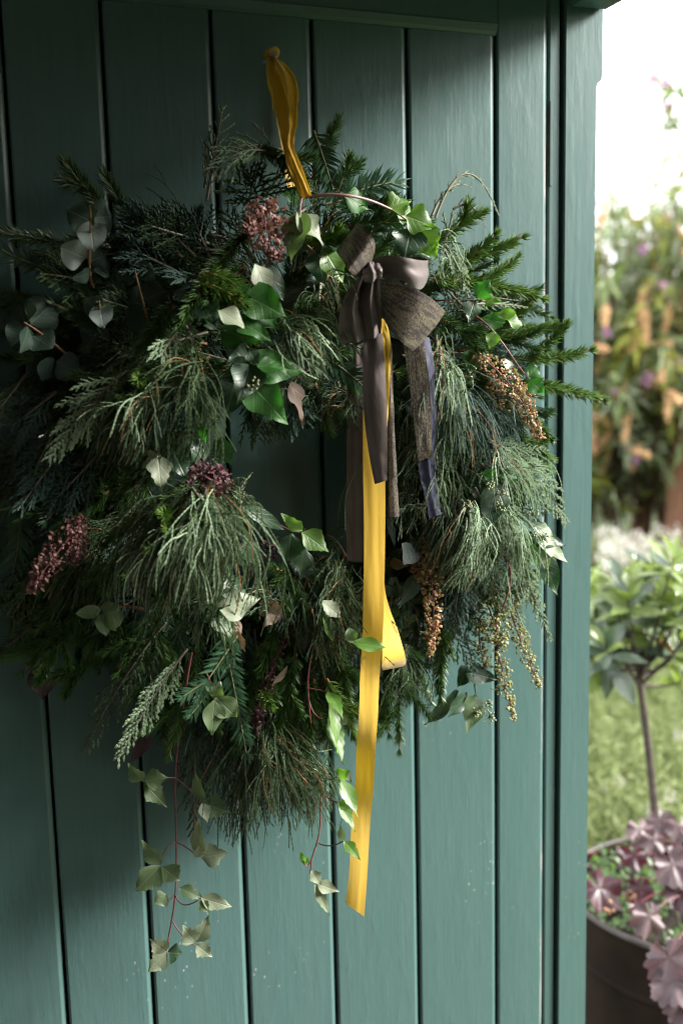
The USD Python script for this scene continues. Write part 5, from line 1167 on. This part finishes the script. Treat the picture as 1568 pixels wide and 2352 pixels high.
obj("berries", mb.out(), "rust_seed", low, True, kind="stuff")
pc = PD(1300, 1985, 2.72)
hz = PD(1300, 1966, 2.72)[2]
pc[2] = 0.0
pot = thing("terracotta_pot", pc, "orange terracotta pot rim peeping out between the post and the metal tub", "pot")
obj("pot_wall", lathe([(0.0, .003), (.060, .003), (.080, hz - .045), (.072, hz - .045), (.068, .03)], pc, 40), "terracotta", pot, 40)
obj("rim", lathe([(.081, hz - .044), (.088, hz - .042), (.090, hz), (.080, hz), (.078, hz - .04)], pc, 40), "terracotta", pot, 40)

# ferny flower bed between the tub and the shrubs
def blades(mb, base, h, n, rng, lean=0.5, w=0.002, seg=1, sub=5):
    """Feathery stems: fine side leaflets along each leaning stem."""
    m = len(base)
    d = unit(np.stack([rng.normal(0, lean, m), rng.normal(0, lean, m), np.ones(m)], 1))
    hh = h * rng.uniform(.6, 1.2, m)
    v, f = needles(base, d, hh, w * 1.2, flat=1.0)
    mb.add(v, f)
    t = rng.uniform(.25, 1.0, (m, sub)).ravel()
    k = np.repeat(np.arange(m), sub)
    p = base[k] + d[k] * (hh[k] * t)[:, None]
    dd = unit(d[k] * .45 + rng.normal(0, .7, (len(k), 3)))
    v, f = needles(p, dd, h * rng.uniform(.07, .17, len(k)), w, bend=np.array([0, 0, -.02]) + 0 * p)
    mb.add(v, f)


bed = MB()
LITE[0] = True
n = 4200
rr = g.uniform(2.6, 6.6, n)
uu = g.uniform(1300, 1640, n)
pts = []
for r, u in zip(rr, uu):
    d = ray(u, 1500)
    pts.append([d[0] * r, EYE[1] + d[1] * r, -0.04])
pts = np.array(pts)
pts = pts[(np.hypot(pts[:, 0] - TC[0], pts[:, 1] - TC[1]) > .45) & (pts[:, 1] > .35)]
blades(bed, pts, .38, len(pts), g, .35, .0026, sub=18)
LITE[0] = False
obj("ferny_flower_bed", bed.out(), "fern_green", label="pale green feathery foliage filling the flower bed behind the tub", cat="plants", kind="stuff")
# white pompon flowers standing in it
for i, (u, v, t, R) in enumerate([(1558, 1690, 3.3, .016), (1500, 1680, 3.6, .013), (1385, 1560, 3.9, .012), (1420, 1795, 3.0, .014), (1500, 1860, 2.8, .018), (1535, 1830, 2.9, .016), (1390, 1810, 3.0, .011)]):
    c = PD(u, v, t)
    fl = thing("white_flower", [c[0], c[1], 0], ["white round flower on a thin stem right of the bay stem", "white flower close by the right side of the bay stem", "small white flower low at the post edge under the crown", "white flower in the ferns left of the bay stem foot", "large pale flower at the foot of the bay stem", "pale flower just right of the bay stem foot", "small pale flower low beside the post"][i], "flower", "white flowers in the ferny bed")
    obj("stem", tube(spline([[c[0] + .01, c[1], -0.04], [c[0] - .01, c[1] + .01, c[2] * .5], c - [0, 0, R]], 10), 0.0015, 5), "green_twig", fl, True)
    mb = MB()
    p = c + unit(g.normal(0, 1, (90, 3))) * R * g.uniform(.5, 1, (90, 1))
    petals(mb, p, R * .45, g, unit(p - c))
    obj("bloom", mb.out(), "white_flower", fl, kind="stuff")
# drift of small white flowers before the shrubs
mb, sb = MB(), MB()
cs = np.array([PD(g.uniform(1375, 1600), 1262 + g.normal(0, 26) + 20 * g.random(), g.uniform(5.2, 6.2)) for _ in range(150)])
for c in cs:
    p = c + unit(g.normal(0, 1, (9, 3))) * .022
    petals(mb, p, .018, g, unit(p - c))
    sb.add(*tube(np.array([[c[0] + g.normal(0, .03), c[1], -.04], c]), .003, 3, False))
dr = obj("white_flower_drift", sb.out(), "fern_green", label="drift of tiny white flowers in front of the blooming shrub", cat="flowers", kind="stuff")
obj("blooms", mb.out(), "white_flower", dr, kind="stuff")

# flowering shrubs: arching stems with long leaves, orange spikes and pink heads
def long_leaves(mb, p, d, L, w, rng):
    n = len(p)
    d = unit(d)
    s = unit(np.cross(d, rng.normal(0, .5, (n, 3)) + [0, 0, 1.0])); u = np.cross(s, d)
    L = L[:, None]; w = w[:, None]
    m = p + d * L * .45 + u * L * .06
    e = p + d * L - u * L * .10
    v = np.stack([p, m + s * w * .5, e, m - s * w * .5, m - u * w * .18], 1)
    f0 = np.array([[0, 1, 4], [1, 2, 4], [2, 3, 4], [3, 0, 4]])
    mb.add(v.reshape(-1, 3), (np.arange(n)[:, None, None] * 5 + f0).reshape(-1, 3))


def shrub(name, label, cx, cy, wx, wy, h, nst, seed, mats, fl_orange, fl_pink, cat="shrub", z0=0.0, trunk=True, nleaf=26, leafL=(.09, .2)):
    rng = np.random.default_rng(seed)
    sh = thing(name, [cx, cy, 0], label, cat)
    if trunk:
        for k in range(3):
            b = np.array([cx + rng.normal(0, .12), cy + rng.normal(0, .12), -.05])
            c = spline([b, b + [rng.normal(0, .1), rng.normal(0, .1), h * .3], b + [rng.normal(0, .4), rng.normal(0, .3), h * .65]], 12)
            obj("trunk", tube(c, np.linspace(.06, .025, 12), 8), "red_bark", sh, True)
    lv = [MB() for _ in mats]; st = MB()
    tips = []
    for k in range(nst):
        a = rng.uniform(0, 2 * np.pi); q = math.sqrt(rng.uniform(0, 1))
        x, y = cx + wx * q * math.cos(a), cy + wy * q * math.sin(a)
        top = h * (1 - .45 * q ** 2) * rng.uniform(.45, 1.0) + z0
        b = np.array([cx + (x - cx) * .45, cy + (y - cy) * .45, top * .35])
        e = np.array([x, y, top])
        out = unit([x - cx, y - cy - .35 * wy, 0])
        c = spline([b, b * .45 + e * .55 + [0, 0, .12], e, e + out * .22 + [0, 0, -.10]], 12)
        st.add(*tube(c, np.linspace(.009, .003, 12), 4, False))
        t = rng.uniform(.15, 1, nleaf)
        p, d = along(c, t)
        L = rng.uniform(*leafL, nleaf)
        dd = d * .6 + rng.normal(0, .55, (nleaf, 3)) + [0, 0, -.18]
        long_leaves(lv[int(rng.integers(len(mats)))], p, dd, L, L * .24, rng)
        tips.append((c[-1], unit(c[-1] - c[-2]), q))
    obj("stems", st.out(), "bark", sh, True, kind="stuff")
    for m, mbx in zip(mats, lv):
        if mbx.n:
            obj("foliage", mbx.out(), m, sh, kind="stuff")
    front = [x for x in tips if x[0][1] < cy + .25 * wy]
    rng.shuffle(front)
    for k in range(min(fl_orange + fl_pink, len(front))):
        p0, d, _ = front[k]
        mb = MB()
        d = unit(d + [0, 0, -.2 if k % 3 else .4] + rng.normal(0, .3, 3))
        ln = rng.uniform(.16, .3) if k < fl_orange else .06
        n = 110 if k < fl_orange else 40
        t = rng.uniform(0, 1, n)
        p = p0 + d * (t * ln)[:, None] + unit(rng.normal(0, 1, (n, 3))) * (.017 * (1.1 - .8 * t) if k < fl_orange else .024 * np.ones(n))[:, None] * rng.uniform(.5, 1, (n, 1))
        petals(mb, p, .016, rng)
        obj("flower_spike" if k < fl_orange else "flower_head", mb.out(), "orange_flower" if k < fl_orange else "pink_flower", sh, kind="stuff")


def ground_at(u, dist):
    d = ray(u, 1500)
    return d[0] * dist, EYE[1] + d[1] * dist


x, y = ground_at(1475, 7.4)
shrub("buddleia_shrub", "tall flowering shrub with arching grey-green leaves, orange spikes and pink heads", x, y, 1.7, 1.1, 2.72, 620, 31, ["shrub_leaf", "shrub_grey", "shrub_leaf", "yellow_leaf"], 95, 60)
x, y = ground_at(1640, 6.7)
shrub("buddleia_shrub", "arching shrub at the right picture edge whose sprays reach up against the sky", x, y, .75, .7, 2.55, 150, 32, ["shrub_leaf", "yellow_leaf", "shrub_leaf"], 44, 16)
x, y = ground_at(1420, 9.6)
shrub("background_hedge", "grey-green hedge of shrubs behind the flowering shrub", x, y, 3.2, 1.0, 2.7, 420, 33, ["shrub_grey", "shrub_leaf", "hill_foliage"], 0, 0, "hedge", trunk=False)
gh = np.random.default_rng(77)
for i, (hx0, hy0, hx1, hy1, hh) in enumerate([(8.2, 3.0, 8.6, -9.0, 2.7), (8.6, -9.2, -6.0, -9.6, 2.7)]):
    mbh = MB(); n = 9000
    t = gh.uniform(0, 1, n)
    p = np.stack([hx0 + (hx1 - hx0) * t + gh.normal(0, .45, n), hy0 + (hy1 - hy0) * t + gh.normal(0, .45, n), hh * gh.uniform(0, 1, n) ** .8 + gh.normal(0, .12, n)], 1)
    L = gh.uniform(.16, .34, n)
    long_leaves(mbh, p, gh.normal(0, 1, (n, 3)), L, L * .5, gh)
    core = box(min(hx0, hx1) - .25, max(hx0, hx1) + .25, min(hy0, hy1) - .25, max(hy0, hy1) + .25, -.05, hh - .25)
    hb = obj("garden_hedge", core, "hill_foliage", label=["clipped hedge bounding the garden to the right of the porch", "clipped hedge bounding the garden behind the viewer"][i], cat="hedge")
    obj("foliage", mbh.out(), "shrub_leaf", hb, kind="stuff")
# bare arching sprigs crossing the sky
for i, pts in enumerate([[(1640, 420, 4.6), (1560, 300, 4.5), (1500, 175, 4.4)], [(1640, 520, 4.6), (1560, 380, 4.6), (1530, 250, 4.5)], [(1640, 300, 4.4), (1570, 230, 4.4), (1525, 190, 4.3)]]):
    c = spline([PD(*q) for q in pts], 14)
    root = np.array([c[0][0], c[0][1], -.05])
    sp = thing("sky_spray", root, ["thin arching spray with scattered leaves reaching highest into the white sky", "thin arching spray with few leaves below the highest one against the sky", "short leafy spray entering the sky from the right picture edge"][i], "branch", "sprays against the sky")
    full = np.vstack([spline([root, root * .5 + c[0] * .5 + [.1, 0, 0], c[0]], 10)[:-1], c])
    o = obj("stem", tube(full, np.linspace(.009, .0012, len(full)), 5), "bark", sp, True)
    mb = MB(); n = 22
    p, d = along(c, g.uniform(.1, 1, n))
    L = g.uniform(.05, .10, n)
    long_leaves(mb, p, d * .4 + g.normal(0, .6, (n, 3)), L, L * .45, g)
    obj("leaves", mb.out(), ["shrub_leaf", "yellow_leaf", "shrub_leaf"][i], o, kind="stuff")
    mb = MB()
    p = c[-1] + g.normal(0, .012, (30, 3))
    petals(mb, p, .014, g)
    obj("flower_head", mb.out(), "pink_flower", sp, kind="stuff")
trk = PD(1600, 1130, 6.2)
tr = thing("tree", [trk[0], trk[1], 0], "thick reddish-brown tree trunk behind the bay crown at the right edge", "tree")
obj("trunk", tube(spline([[trk[0] + .02, trk[1], -.05], [trk[0], trk[1], .5], [trk[0] + .12, trk[1] + .1, 1.3], [trk[0] + .3, trk[1] + .1, 2.6]], 24), np.linspace(.22, .10, 24) * (1 + .06 * np.sin(np.arange(24) * 1.7)), 14), "red_bark", tr, True)
# far wooded hill
hx = np.linspace(-30, 140, 120); hy = np.linspace(0, 40, 12)
HX, HY = np.meshgrid(hx, hy, indexing="ij")
hz = -1 + (5.5 * fbm(np.stack([HX * .03 + 4, HY * .03, 0 * HX], -1), 4, 3) + 1.0) * np.sin(np.clip(HY / 26, 0, 1) * np.pi / 2) + .5 * fbm(np.stack([HX * .8 + 40, HY * .8, 0 * HX], -1), 3, 8)
i = np.arange(119)[:, None] * 12; j = np.arange(11)[None]
q = np.stack([i + j, i + 12 + j, i + 13 + j, i + 1 + j], -1).reshape(-1, 4)
obj("hill", (np.stack([HX + 20, HY + 55, hz], -1).reshape(-1, 3), np.vstack([q[:, [0, 1, 2]], q[:, [0, 2, 3]]])), "hill_foliage", smooth=True, kind="structure")
simple("grass_ground", (0.05, 0.075, 0.02), (0.09, 0.12, 0.035), 5, 0.9)
obj("ground", (np.array([[-60, -60, -0.05], [160, -60, -0.05], [160, 160, -0.05], [-60, 160, -0.05]], float), np.array([[0, 1, 2], [0, 2, 3]])), "grass_ground", kind="structure")
